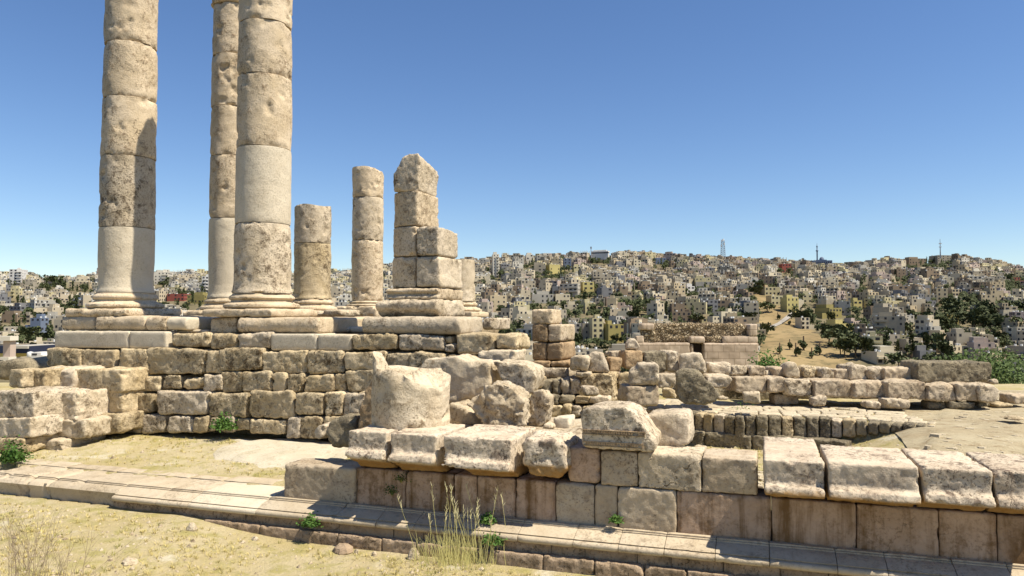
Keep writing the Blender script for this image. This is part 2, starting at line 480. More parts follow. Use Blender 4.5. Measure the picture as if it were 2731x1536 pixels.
column('tall_column', 'tall foremost column whose third drum from the ground line is plain pale new stone', 'column', 660, ROW1,
       [737, 557, 362, 178, 42, -110, -250], 0.64, 0.60, 9.7, ['grey', 'clean', 'shaft', 'shaft', 'shaft'], True, 'three tall standing temple columns')
e3, c3x, c3y, z3 = column('tall_column', 'slim rear column half hidden behind the foremost tall column', 'column', 579, ROW1 + 3.9,
       [749, 546, 386, 261, 129, 2], 0.635, 0.60, None, ['clean', 'shaft', 'shaft', 'shaft', 'shaft'], True, 'three tall standing temple columns')
zc3 = z3[-1]
lathe('capital', c3x, c3y, [(0.64, zc3 + .01), (0.665, zc3 + .06), (0.62, zc3 + .12), (0.66, zc3 + .5), (0.78, zc3 + .95), (0.9, zc3 + 1.1)], 'shaft', e3, amp=0.04)
box('abacus', c3x - .88, c3x + .88, c3y - .88, c3y + .88, zc3 + 1.11, zc3 + 1.3, 'shaft', e3, vox=0.06)
column('column_stub', 'short two-drum column stub with a flat broken top, just right of the foremost tall column', 'column', 786, 22.86,
       [752, 609, 513], 0.64, 0.64, None, ['rough', 'grey'], True, 'broken column stubs', topfn=lambda t: 0.03 * math.sin(3 * t), worn=1.6)
column('column_stub', 'narrow three-drum column stub left of the pointed pier', 'column', 924, 26.77,
       [756, 602, 493, 416], 0.635, 0.63, None, ['shaft', 'grey', 'shaft'], True, 'broken column stubs', topfn=lambda t: -0.16 * max(0, math.cos(t - 0.2)) ** 2, worn=2.2, flare=False, plinth=0.65)
column('column_stub', 'low pale column stub peeping out behind the right side of the pointed pier', 'column', 1154, 26.6,
       [758, 651], 0.635, 0.63, None, ['grey'], True, 'broken column stubs', worn=1.4)

# ---- the pointed pier (half column and pilaster)
PW = 14.1
pier = empty('broken_pier', (on_w(*S(2, 1950, 860), PW).x, PW + .5, EYE), 'pointed broken pier of stacked squared blocks with a step on its right side', 'pier')
def pier_block(r, poly, w, t, mat='grey', zdrop=0.0, **kw):
    f = [on_w(*S(r, x, y), w) for x, y in poly]
    zb = min(p.z for p in f)
    bk = [Vector((p.x, p.y + t, zb + (p.z - zb) * (1 - zdrop))) for p in f]
    a = dict(vox=0.03, smooth=1, chip=1.6, low=0.010, hi=0.008); a.update(kw)
    return prism('block', f, bk, M[mat], pier, **a)
pier_block(12, [(832, 363), (830, 235), (868, 175), (893, 110), (925, 78), (1015, 74), (1030, 110), (1012, 363)], PW, 1.0, 'grey', 0.28)
def half_col(xl_, xr_, yt, yb, mat, back=1.0, right=0.03, name='half_column_block', zslope=0.0):
    """block whose left front corner is the curve of a half column; plan outline swept up"""
    a, b = wx(12, xl_, yb, PW + .3), wx(12, xr_, yb, PW)
    z1, z0 = wz(12, (xl_ + xr_) / 2, yt, PW + .1), wz(12, (xl_ + xr_) / 2, yb, PW + .1)
    pl = []
    for k in range(8):
        th = math.pi / 2 * k / 7
        pl.append((b - (b - a) * math.sin(th) ** 0.85, PW + .50 * (1 - math.cos(th) ** 0.85)))
    pl += [(a, PW + back), (b + right, PW + back)]
    return prism(name, [(x, y, z0) for x, y in pl], [(x, y, z1) for x, y in pl], M[mat], pier, vox=.028, smooth=1, low=.010, hi=.008, chip=1.8)
half_col(828, 1010, 366, 622, 'shaft', 1.05)
half_col(822, 997, 626, 846, 'shaft')
pier_block(12, [(1002, 842), (1004, 640), (1040, 622), (1165, 618), (1168, 838)], PW - .04, 1.08, 'grey', 0.06)
half_col(817, 997, 850, 1078, 'shaft')
pier_block(12, [(1003, 1074), (1003, 848), (1172, 846), (1182, 1074)], PW - .03, 1.25, 'grey')
zt, zm, zb = wz(2, 1900, 630, PW), wz(2, 1900, 722, PW), wz(2, 1900, 862, PW)
xa, xb = wx(2, 1612, 700, PW), wx(2, 2040, 700, PW)
hh = zt - zm
pprism('base_moulding', xa, xb, [(PW + 1.3, zm), (PW - .06, zm), (PW - .10, zm + hh * .12), (PW - .06, zm + hh * .34), (PW - .01, zm + hh * .40), (PW - .01, zm + hh * .52), (PW - .08, zm + hh * .6), (PW - .10, zm + hh * .78), (PW - .05, zm + hh * .95), (PW, zt), (PW + 1.3, zt)],
       'shaft', pier, vox=0.022, smooth=2, low=0.01, hi=0.006)
hb = zm - zb
pprism('plinth', wx(2, 1555, 800, PW), xb + .03, [(PW + 1.35, zb), (PW - .02, zb), (PW - .24, zb + hb * .45), (PW - .26, zb + hb * .8), (PW - .14, zm - .01), (PW + 1.35, zm - .01)],
       'grey', pier, vox=0.03, smooth=2, low=0.02, hi=0.012)

# ------------------------------------------------------------------ the podium: courses of big worn blocks
pod = empty('temple_podium', (on_w(*S(0, 700, 1140), 13.5).x, 16, EYE - 2.6), 'long high temple podium of rough squared blocks carrying the standing columns', 'podium')
xl = wx(3, 420, 300, 13.5); xr = wx(4, 1900, 300, 13.5)
kw_core = dict(vox=0.12, smooth=1, low=0.03, hi=0.01)
box('core', xl + .4, wx(4, 1640, 300, 13.5), 13.85, 15.6, EYE - 2.9, EYE - 0.44, 'core', pod, **kw_core)
box('core', xl + .4, -10.1, 16.5, 28.6, EYE - 2.9, EYE - 0.44, 'core', pod, **kw_core)
def tor(r, x0, x1, y0, y1, w, t, mat='shaft', name='rounded_base_block', parent=None):
    xm = (x0 + x1) / 2
    a, b = wx(r, x0, (y0 + y1) / 2, w), wx(r, x1, (y0 + y1) / 2, w)
    z1, z0 = wz(r, xm, y0, w), wz(r, xm, y1, w); h = z1 - z0
    pr = [(w + t, z0), (w + h * .30, z0)]
    for k in range(7):
        th = -math.pi / 2 + math.pi * k / 6
        pr.append((w + h * .34 - math.cos(th) * h * .34, z0 + h * .5 + math.sin(th) * h * .5))
    pr += [(w + t, z1)]
    return pprism(name, a, b, pr, mat, parent or pod, vox=0.03, smooth=5, low=0.012, hi=0.006 if mat != 'clean' else 0.001, chip=1.0)
TW = 13.62
for r, x0, x1, y0, y1, w, t, mt in [
    (1, 583, 905, 1018, 1162, TW + .05, 2.2, 'grey'), (1, 910, 1392, 1022, 1165, TW, 2.2, 'shaft'), (1, 1396, 1595, 1030, 1165, TW, 2.2, 'shaft'),
    (1, 1600, 1795, 1036, 1160, TW + .05, 2.2, 'clean'), (1, 1790, 2035, 1040, 1152, TW + 1.6, 1.5, 'shaft'),
    (2, 393, 1052, 868, 996, TW, 2.3, 'shaft'), (2, 1045, 1130, 878, 948, TW + 1.6, 1.2, 'grey'), (2, 1150, 1318, 866, 948, TW + 3.2, 1.2, 'grey'),
    (2, 1322, 1440, 862, 935, TW + 3.0, 1.2, 'shaft'), (2, 1398, 2200, 864, 1002, TW - .12, 1.3, 'grey'), (2, 2376, 2456, 872, 970, TW + 2.6, 1.4, 'grey')]:
    tor(r, x0, x1, y0, y1, w, t, mt)
wstone('block', 1, rect(2030, 2280, 1040, 1192, .01), TW + .25, 1.8, 'shaft', pod, vox=.035)
wstone('block', 2, rect(172, 392, 872, 998, .01), TW + .9, 1.5, 'shaft', pod, vox=.035)
# pale floor slabs seen between the bases
for x0, x1 in ((1045, 1180), (1184, 1306), (1310, 1425)):
    wstone('floor_slab', 2, rect(x0, x1, 942, 995, .01), TW + 1.2, 1.6, 'clean', pod, vox=.04)
wstone('floor_slab', 1, rect(1690, 2010, 1160, 1190, .02), TW + .3, 1.6, 'pale', pod, vox=.035)
for r, x0, x1, y0, y1 in ((2, 1090, 1270, 806, 860), (2, 1020, 1100, 828, 858)):
    wstone('floor_slab', r, rect(x0, x1, y0, y1, .05), TW + 6, 1.0, 'pale', pod, vox=.05)
AW, BW, CW, DW, EW = 13.5, 13.36, 13.28, 13.15, 13.10
courses = [
 (AW, [(1, 520, 1240, 1170, 1335, 'clean'), (1, 1246, 1602, 1172, 1340, 'clean'), (1, 1655, 2012, 1192, 1330), (1, 2025, 2282, 1200, 1345), (2, 400, 664, 1000, 1122),
       (2, 668, 1045, 1000, 1137, 'clean'), (2, 1050, 1318, 1008, 1137, 'clean'), (2, 1322, 1690, 1004, 1138), (2, 1697, 2066, 1010, 1140), (2, 2076, 2140, 1022, 1080), (2, 2070, 2150, 1085, 1150),
       (2, 2160, 2482, 1004, 1165), (4, 2002, 2185, 100, 238)]),
 (BW, [(3, 400, 690, 225, 385), (3, 696, 985, 230, 400), (3, 1012, 1260, 232, 425), (3, 1264, 1754, 230, 455), (3, 1760, 1895, 250, 440), (3, 1885, 2243, 230, 425),
       (3, 2250, 2590, 240, 422), (4, 110, 366, 245, 430), (4, 372, 692, 250, 440), (4, 705, 1038, 252, 412), (4, 1045, 1258, 262, 415), (4, 1265, 1560, 262, 420), (4, 1560, 1840, 290, 420),
       (4, 1850, 2160, 245, 345)]),
 (CW, [(3, 1050, 1192, 425, 598), (3, 1204, 1356, 455, 600), (3, 1390, 1540, 458, 572), (3, 1562, 1750, 470, 578), (3, 1756, 1902, 448, 588), (3, 1906, 2080, 430, 590),
       (3, 2086, 2320, 430, 588), (3, 2326, 2450, 435, 600), (4, 202, 342, 435, 602), (4, 350, 612, 445, 592), (4, 616, 712, 445, 598), (4, 720, 1000, 415, 602)]),
 (DW, [(3, 1040, 1312, 602, 780), (3, 1333, 1778, 595, 792), (3, 1792, 2116, 602, 808), (3, 2130, 2516, 592, 826), (4, 268, 526, 597, 802), (4, 530, 690, 607, 800), (4, 694, 800, 610, 800), (4, 804, 1000, 610, 800)]),
 (EW, [(3, 1045, 1210, 786, 918), (3, 1214, 1422, 792, 922), (3, 1440, 1640, 802, 915), (3, 1645, 1782, 808, 925), (3, 1790, 1880, 810, 908), (3, 1896, 2005, 815, 918), (3, 2010, 2142, 822, 905),
       (3, 2148, 2450, 832, 935), (4, 208, 320, 812, 970), (4, 326, 520, 815, 972), (4, 526, 700, 815, 950), (4, 705, 900, 810, 950)])]
for w, rows in courses:
    for it in rows:
        r, x0, x1, y0, y1 = it[:5]
        mt = it[5] if len(it) > 5 else ('rough' if random.random() < .7 else 'grey')
        cl = mt == 'clean'
        if w == EW: y1 += 25
        wstone('block', r, rect(x0, x1, y0, y1, .01 if cl else .07), w + (0 if cl else jit(.04)), 0.85 if w > 13.4 else 0.75, mt, pod, vox=.033, smooth=1 if cl else 2,
               low=.003 if cl else .022, hi=.001 if cl else .014, chip=.8 if cl else 1.8)

# ------------------------------------------------------------------ rough side wall at the left
side = empty('rubble_side_wall', (-12.6, 11.5, EYE - 2.7), 'low side wall of rough blocks at the left edge, running back to the podium', 'wall')
def sw(x):     # depth of that wall's stones by photo column
    return 10.9 + (13.0 - 10.9) * max(0, min(1, x / 1190)) 
for x0, x1, y0, y1, mt in [(80, 192, 405, 565, 'rough'), (196, 385, 402, 580, 'rough'), (380, 632, 395, 590, 'grey'), (634, 1045, 408, 605, 'rough'), (1050, 1192, 425, 600, 'rough'),
                           (-90, 285, 595, 825, 'grey'), (285, 648, 600, 848, 'grey'), (645, 735, 610, 825, 'grey'), (738, 812, 605, 805, 'grey'), (850, 1040, 592, 790, 'rough'),
                           (-90, 258, 820, 995, 'grey'), (262, 722, 835, 1005, 'pale'), (728, 1028, 790, 965, 'rough'), (-90, 195, 1000, 1120, 'rough'), (178, 520, 1010, 1200, 'grey')]:
    w = sw((x0 + x1) / 2) + (0.25 if y0 < 500 else 0.1 if y0 < 700 else 0)
    if y0 < 500 and x1 < 1000: w += 0.5
    p = [(x0, y1), (x1, y1 - (18 if y0 > 780 and x1 > 600 else 0)), (x1, y0), (x0, y0)]
    wstone('block', 3, [(a + jit(5), b + jit(5)) for a, b in p], w, 1.1, mt, side, vox=.03, smooth=2, low=.03, hi=.014, chip=2.0)
wstone('block', 3, [(505, 1050), (600, 1045), (600, 985), (530, 1000)], sw(500), .4, 'pale', side, vox=.03)
box('core', -15.5, on_w(*S(3, 380, 700), 12.2).x, 12.2, 13.9, EYE - 2.9, EYE - 1.35, 'core', side, vox=.1)
box('core', -15.5, on_w(*S(3, 200, 900), 11.6).x, 11.6, 12.2, EYE - 2.9, EYE - 1.9, 'core', side, vox=.1)

# ------------------------------------------------------------------ foreground ashlar wall
FW = 9.83
ZB = EYE - 2.78          # foot of the wall = top of the moulded plinth
fwall = empty('ashlar_wall', (0, FW + .3, ZB), 'long foreground wall of squared stained stone blocks rising from a moulded plinth', 'wall')
ZC = on_w(1374, 1276, FW).z      # top of the lower course
edges = [756, 948, 1081, 1210, 1271, 1374, 1481, 1585, 1647, 1805, 2058, 2285, 2505, 2660, 2860]
for i, (a, b) in enumerate(zip(edges[:-1], edges[1:])):
    ym = 1300 + (a + b) / 2 * .05
    x0, x1 = on_w(a, ym, FW).x, on_w(b, ym, FW).x
    mt = 'ashlar' if a in (756, 1481, 1585, 1647) else 'wall'
    zt_ = ZC - (0.02 if a == 756 else 0)
    box('wall_block', x0 + .004, x1 - .004, FW + jit(.008), FW + .55, ZB - .03, zt_ - .006, mt, fwall, vox=.022, smooth=1, low=.004, hi=.003 if mt == 'wall' else .006, chip=1.2)
for x0, x1, y0, y1, mt in [(637, 890, 437, 716, 'wall'), (903, 1192, 460, 742, 'ashlar'), (1200, 1698, 482, 772, 'grey'), (1706, 2150, 518, 826, 'ashlar')]:
    xa_, xb_ = wx(7, x0, y1, FW), wx(7, x1, y1, FW)
    zt_ = wz(7, (x0 + x1) / 2, (y0 + y1) / 2 - (y1 - y0) / 2, FW)
    box('wall_block', xa_, xb_, FW + (.03 if mt == 'wall' else 0), FW + .75, ZC + .002, zt_, mt, fwall, vox=.022, smooth=3, low=.008, hi=.006, chip=1.6)
# cornice blocks lying on the wall
def cornice(label, r, x0, x1, ytop, depth, lip, mat='cornice', cut=0.0, ztop=None, over=0.38, group='moulded cornice blocks laid along the foreground wall', yaw=0.0, sm=2):
    over += .175
    w = FW - over + .12
    xa_, xb_ = wx(r, x0, ytop + 60, w), wx(r, x1, ytop + 60, w)
    zt_ = ztop if ztop else on_w(*S(r, (x0 + x1) / 2, ytop), w).z
    z0 = ZC + .004; h = zt_ - z0
    zl = z0 + h * lip
    pr = [(FW + depth, z0), (FW + .02, z0), (FW - .02, z0 + .035), (FW - .03, z0 + .04), (FW - .07, z0 + .07), (FW - over * .8, zl - .13), (FW - over, zl - .11), (FW - over + .03, zl - .02), (w, zl + .01), (w, zt_), (FW + depth, zt_)]
    f = [(xa_ + (cut if z < z0 + h * .3 else 0), y, z) for y, z in pr]; b = [(xb_, y, z) for y, z in pr]
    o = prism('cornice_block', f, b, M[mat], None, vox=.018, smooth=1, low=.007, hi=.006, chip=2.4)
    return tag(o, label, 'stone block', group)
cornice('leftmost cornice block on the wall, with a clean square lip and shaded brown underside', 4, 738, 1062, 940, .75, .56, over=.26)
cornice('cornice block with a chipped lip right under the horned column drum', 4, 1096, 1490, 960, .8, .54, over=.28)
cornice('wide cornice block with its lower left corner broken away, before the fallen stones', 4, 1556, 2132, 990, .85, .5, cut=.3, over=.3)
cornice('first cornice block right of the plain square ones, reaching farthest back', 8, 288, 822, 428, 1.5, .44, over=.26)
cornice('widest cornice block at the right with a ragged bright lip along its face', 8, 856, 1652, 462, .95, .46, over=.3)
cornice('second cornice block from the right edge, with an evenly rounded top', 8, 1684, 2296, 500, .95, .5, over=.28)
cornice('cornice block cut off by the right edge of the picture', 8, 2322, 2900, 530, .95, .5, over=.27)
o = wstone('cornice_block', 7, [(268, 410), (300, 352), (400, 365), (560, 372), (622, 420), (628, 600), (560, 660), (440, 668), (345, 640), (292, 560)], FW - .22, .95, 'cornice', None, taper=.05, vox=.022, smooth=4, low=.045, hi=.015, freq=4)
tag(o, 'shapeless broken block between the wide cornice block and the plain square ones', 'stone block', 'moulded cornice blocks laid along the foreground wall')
fill = box('rubble_fill', wx(4, 800, 1000, 10.3), wx(7, 1200, 420, 10.3), 10.55, 12.6, EYE - 2.9, on_w(*S(7, 500, 340), 10.4).z - .03, 'pale', None, vox=.06, low=.03, hi=.012)
tag(fill, 'pale rubble packing behind the cornice blocks that carries the fallen stones', 'rubble')

# ------------------------------------------------------------------ moulded plinth and step in front of it
mp = empty('moulded_plinth', (0, FW - .2, ZB - .35), 'long moulded plinth with a round roll and lower step below the ashlar wall', 'plinth')
def mould_prof(cut=0.0):
    p = [(FW + .6, ZB), (FW - .07, ZB), (FW - .07, ZB - .020), (FW - .10, ZB - .020), (FW - .10, ZB - .036), (FW - .13, ZB - .040), (FW - .18, ZB - .050), (FW - .24, ZB - .068), (FW - .30, ZB - .090), (FW - .345, ZB - .106), (FW - .332, ZB - .122)]
    if cut: return p[:8] + [(FW - .28, ZB - .11), (FW - .24, ZB - .2), (FW - .2, ZB - .5), (FW + .6, ZB - .5)]
    for k in range(9):
        th = math.pi / 2 - math.pi * k / 8
        p.append((FW - .365 - .042 * math.cos(th), ZB - .166 + .042 * math.sin(th)))
    return p + [(FW - .33, ZB - .21), (FW + .6, ZB - .21)]
def fx_on(px, py): return on_w(px, py, FW - .3).x
mj = [(-60, 0), (64, 0), (121, 1), (310, 1), (428, 0), (512, 0), (692, 2), (900, 0), (1010, 0), (1110, 0), (1230, 0), (1385, 0), (1532, 0), (1652, 0), (1773, 0), (1908, 0), (2052, 0), (2232, 0), (2366, 0), (2552, 0), (2703, 0), (2850, 0)]
for (a, ka), (b, kb) in zip(mj[:-1], mj[1:]):
    y = 1290 + a * .09
    x0, x1 = fx_on(a, y), fx_on(b, y + (b - a) * .09)
    broken = b <= 312
    loft('moulding_block', x0 + .004, x1 - .004, mould_prof(broken), 'clean' if kb == 2 else 'moulding', mp, amp=.003, chip=.05 if broken else .012, dx=.04)
rj = [-60, 70, 300, 470, 655, 800, 905, 1050, 1130, 1290, 1340, 1470, 1560, 1700, 1790, 1930, 2080, 2210, 2380, 2520, 2640, 2850]
for a, b in zip(rj[:-1], rj[1:]):
    y = 1330 + a * .09
    x0, x1 = fx_on(a, y), fx_on(b, y + (b - a) * .09)
    if b > 300: loft('base_block', x0 + .004, x1 - .004, [(FW + .6, ZB - .213), (FW - .318 + jit(.008), ZB - .213), (FW - .322 + jit(.008), ZB - .56), (FW + .6, ZB - .56)], 'step', mp, amp=.008, chip=.02)
zs_ = EYE - 3.115
sj = [540, 692, 900, 1018, 1110, 1250, 1448, 1585, 1717, 1832, 1961, 2110, 2300, 2500, 2700, 2900]
for a, b in zip(sj[:-1], sj[1:]):
    y = 1400 + (a - 900) * .1
    x0, x1 = on_w(a, y, FW - .43).x, on_w(b, y + (b - a) * .1, FW - .43).x
    box('step_block', x0 + .004, x1 - .004, FW - .43 + jit(.01), FW - .25, EYE - 3.6, zs_ + jit(.006), 'step', mp, vox=.02, smooth=1, low=.006, hi=.006, chip=1.8)
# flagstones behind the bare end of the plinth
for a, b in zip([-60, 64, 135, 270, 335, 470, 560], [60, 130, 265, 330, 465, 555, 690]):
    x0, x1 = on_w(a, 1250, FW + .3).x, on_w(b, 1260 + b * .05, FW + .3).x
    loft('flagstone', x0 + .01, x1 - .01, [(FW + .62, ZB - .2), (FW + .62, ZB + .01), (FW + .95 + jit(.12), ZB + .01), (FW + 1.0, ZB - .2)], 'moulding', mp, amp=.004)

# ------------------------------------------------------------------ fallen stones on the wall and behind it
dc = on_w(*S(4, 1262, 940), 10.45)
zb_ = dc.z; zt_ = on_w(*S(4, 1262, 432), 10.0).z
rad = (wx(4, 1558, 700, 10.5) - wx(4, 955, 700, 10.5)) / 2
def horn(t):      # angle: 0 points right, pi left
    a = (t + 2.75 + math.pi) % (2 * math.pi) - math.pi
    return 0.30 * math.exp(-(a / 0.40) ** 4) + 0.03 * math.sin(3 * t) - 0.24 * max(0, math.cos(t + .3)) ** 1.6 + 0.02
o = lathe('column_drum', dc.x, 10.5, [(rad * .97, zb_), (rad, zb_ + .1), (rad * 1.0, zt_)], 'pale', None, nth=120, dz=.03, amp=.022, chip=.07, top=horn, cap_amp=.1)
tag(o, 'upright fallen column drum with a horn-like spike at its left rim', 'column drum')
def loose(label, cat, name, fn, *a, **k):
    return tag(fn(name, *a, **k), label, cat)
loose('narrow brown-based fragment squeezed behind the left side of the horned drum', 'stone', 'broken_stone', wstone, 4, [(815, 925), (835, 720), (880, 560), (940, 475), (1020, 480), (1020, 925)], 11.15, .5, 'brown', vox=.025, low=.02)
loose('rounded pale-topped stone in the shade between the podium and the horned drum', 'stone', 'broken_stone', wstone, 4, [(728, 650), (790, 615), (885, 605), (850, 720), (835, 900), (740, 900)], 11.6, .6, 'grey', vox=.03, low=.03)
loose('dark rounded boulder overhanging a deep shadow left of the cornice blocks', 'boulder', 'boulder', wstone, 4, [(530, 925), (560, 860), (620, 815), (700, 790), (800, 800), (810, 1040), (730, 1065), (620, 1060), (560, 1010)], 11.3, .9, 'darkstone', vox=.03, low=.06, smooth=6)
loose('small wedge-shaped stone leaning at the left of the dark boulder', 'stone', 'broken_stone', wstone, 4, [(415, 965), (430, 925), (480, 875), (535, 870), (530, 940), (490, 1020), (430, 1000)], 11.4, .4, 'grey', vox=.03, low=.03)
loose('large flat-lying drum section with a pale face and brown foot behind the horned drum', 'column drum', 'column_drum', wstone, 4, [(1350, 640), (1350, 380), (1390, 315), (1560, 288), (1655, 282), (1740, 325), (1955, 342), (1950, 540), (1880, 600), (1860, 640), (1700, 695), (1540, 700)], 12.0, .9, 'pale', taper=.08, vox=.03, low=.03, smooth=4)
loose('tilted pale slab with a narrow shadowed left side right of the big drum section', 'slab', 'stone_slab', wstone, 4, [(1968, 330), (2030, 325), (2180, 345), (2325, 392), (2350, 470), (2325, 600), (2230, 640), (2110, 590), (2040, 500)], 12.1, .8, 'pale', taper=.1, vox=.03, low=.03)
loose('craggy round boulder of deeply pitted stone in the middle of the fallen pile', 'boulder', 'boulder', wstone, 4, [(1745, 700), (1790, 650), (1870, 590), (1950, 530), (2060, 510), (2150, 550), (2240, 650), (2265, 780), (2262, 885), (2150, 925), (2060, 935), (1900, 890), (1810, 800)], 11.0, .7, 'pale', taper=.25, vox=.022, low=.06, hi=.03, freq=5, smooth=7)
loose('low sloping pale slab between the horned drum and the craggy boulder', 'slab', 'stone_slab', wstone, 4, [(1545, 880), (1560, 700), (1640, 695), (1740, 740), (1830, 830), (1850, 885)], 11.3, .7, 'pale', vox=.03, low=.03)
loose('bright broken upright stone standing right behind the craggy boulder', 'stone', 'broken_stone', wstone, 4, [(2275, 900), (2270, 760), (2290, 600), (2330, 580), (2410, 578), (2420, 622), (2458, 640), (2462, 760), (2430, 880), (2360, 905)], 11.5, .45, 'pale', taper=.1, vox=.022, low=.03, hi=.015, smooth=3)
loose('small round stone at the foot of the bright upright stone', 'stone', 'small_stone', wstone, 4, [(2400, 925), (2405, 880), (2450, 862), (2485, 885), (2490, 925)], 11.2, .25, 'pale', vox=.02, smooth=6)
loose('small whitish cube lying flat beside the carved block', 'stone', 'small_stone', wstone, 5, [(428, 1275), (430, 1155), (500, 1145), (583, 1150), (586, 1275)], 11.5, .4, 'clean', vox=.025, low=.01)
loose('small grey block in the gap behind the shapeless broken block', 'stone', 'small_stone', wstone, 7, [(650, 425), (655, 362), (742, 370), (742, 425)], 10.6, .3, 'pale', vox=.025)

# carved architrave block
cv = wstone('carved_block', 7, [(745, 432), (748, 300), (735, 160), (758, 118), (830, 103), (1090, 108), (1165, 150), (1230, 240), (1300, 345), (1338, 372), (1335, 450), (1298, 466), (1040, 452)], FW - .12, .85, 'grey', None, taper=.06, vox=.02, low=.014, hi=.006, smooth=3)
tag(cv, 'carved architrave block with two rows of small beads and its right end sheared off', 'stone block')
def beads(y, x0, x1, n):
    V = []; Fc = []
    w0 = FW - .125
    a, b = wx(7, x0, y, w0), wx(7, x1, y + 6, w0)
    z = wz(7, (x0 + x1) / 2, y, w0)
    def bx(x0, x1, y0, y1, z0, z1):
        k = len(V)
        V.extend([(x0, y0, z0), (x1, y0, z0), (x1, y1, z0), (x0, y1, z0), (x0, y0, z1), (x1, y0, z1), (x1, y1, z1), (x0, y1, z1)])
        for f in ((0, 1, 5, 4), (1, 2, 6, 5), (2, 3, 7, 6), (3, 0, 4, 7), (4, 5, 6, 7), (3, 2, 1, 0)): Fc.append(tuple(k + q for q in f))
    bx(a, b, w0 - .012, w0 + .1, z + .020, z + .030); bx(a, b, w0 - .012, w0 + .1, z - .030, z - .022)
    for i in range(n):
        x = a + (b - a) * (i + .5) / n; h = (b - a) / n * random.uniform(.26, .4)
        if random.random() < .12: continue
        bx(x - h, x + h, w0 - .016, w0 + .1, z - .013, z + .013)
    mesh_obj('bead_row', V, Fc, M['brown'], cv, smooth=False)
beads(312, 752, 1255, 26); beads(405, 760, 1240, 26)
loose('squat grey block with a broken left corner, right behind the carved block', 'stone block', 'stone_block', wstone, 7, [(1270, 250), (1255, 172), (1300, 162), (1580, 160), (1606, 205), (1612, 400), (1560, 420), (1355, 420), (1330, 360)], 10.45, .7, 'grey', vox=.025, low=.025, smooth=3)
loose('small loose stone on the ground behind the plain square blocks', 'stone', 'small_stone', wstone, 7, [(1640, 480), (1645, 428), (1735, 432), (1740, 480)], 10.8, .3, 'pale', vox=.025, low=.02)

# ------------------------------------------------------------------ stacked square pier in the middle distance
PP = 16.6
sp = empty('stacked_pier', (wx(5, 430, 780, PP), PP + .5, wz(5, 430, 785, PP)), 'short stacked pier of square brown blocks on a moulded base', 'pier')
for x0, x1, y0, y1, mt, d in [(232, 420, 152, 292, 'shaft', .9), (235, 378, 292, 456, 'brown', 1.1), (385, 508, 296, 455, 'shaft', 1.35), (235, 368, 460, 627, 'brown', 1.1), (372, 512, 462, 625, 'brown', 1.35),
                              (218, 402, 628, 690, 'brown', 1.2), (404, 580, 632, 688, 'brown', 1.4), (250, 570, 692, 785, 'grey', 1.6)]:
    wstone('block', 5, rect(x0, x1, y0, y1, .02), PP - (.06 if y0 > 620 else 0) - (.05 if y0 > 690 else 0), d, mt, sp, vox=.03, low=.012, smooth=3)
rw = empty('rubble_wall', (wx(5, 640, 1100, 15.6), 15.8, EYE - 2.7), 'ruined rubble wall of upright stones under the stacked pier', 'wall')
for x0, x1, y0, y1 in [(225, 305, 790, 930), (310, 420, 800, 932), (425, 500, 802, 935), (505, 575, 790, 940), (580, 680, 790, 945), (684, 985, 755, 950), (395, 478, 948, 1028), (486, 615, 948, 1022), (620, 760, 952, 1035), (768, 950, 955, 1032), (955, 985, 940, 1010),
                       (300, 392, 940, 1040), (395, 510, 1036, 1142), (520, 592, 1036, 1152), (597, 690, 1040, 1152), (592, 690, 1155, 1275), (400, 590, 1150, 1260), (695, 800, 1045, 1200), (806, 960, 1040, 1200)]:
    wstone('block', 5, rect(x0, x1, y0, y1, .08), 15.9 - (.18 if y0 > 940 else 0) - (.1 if y0 > 1030 else 0), .8, random.choice(['rough', 'darkstone', 'grey']), rw, vox=.03, smooth=2, low=.03, hi=.014)
box('core', wx(5, 240, 900, 16.2), wx(5, 960, 900, 16.2), 16.3, 17.2, EYE - 2.8, wz(5, 500, 800, 16.2), 'core', rw, vox=.1)
G_mid = 'loose stones of the ruins in the middle distance'
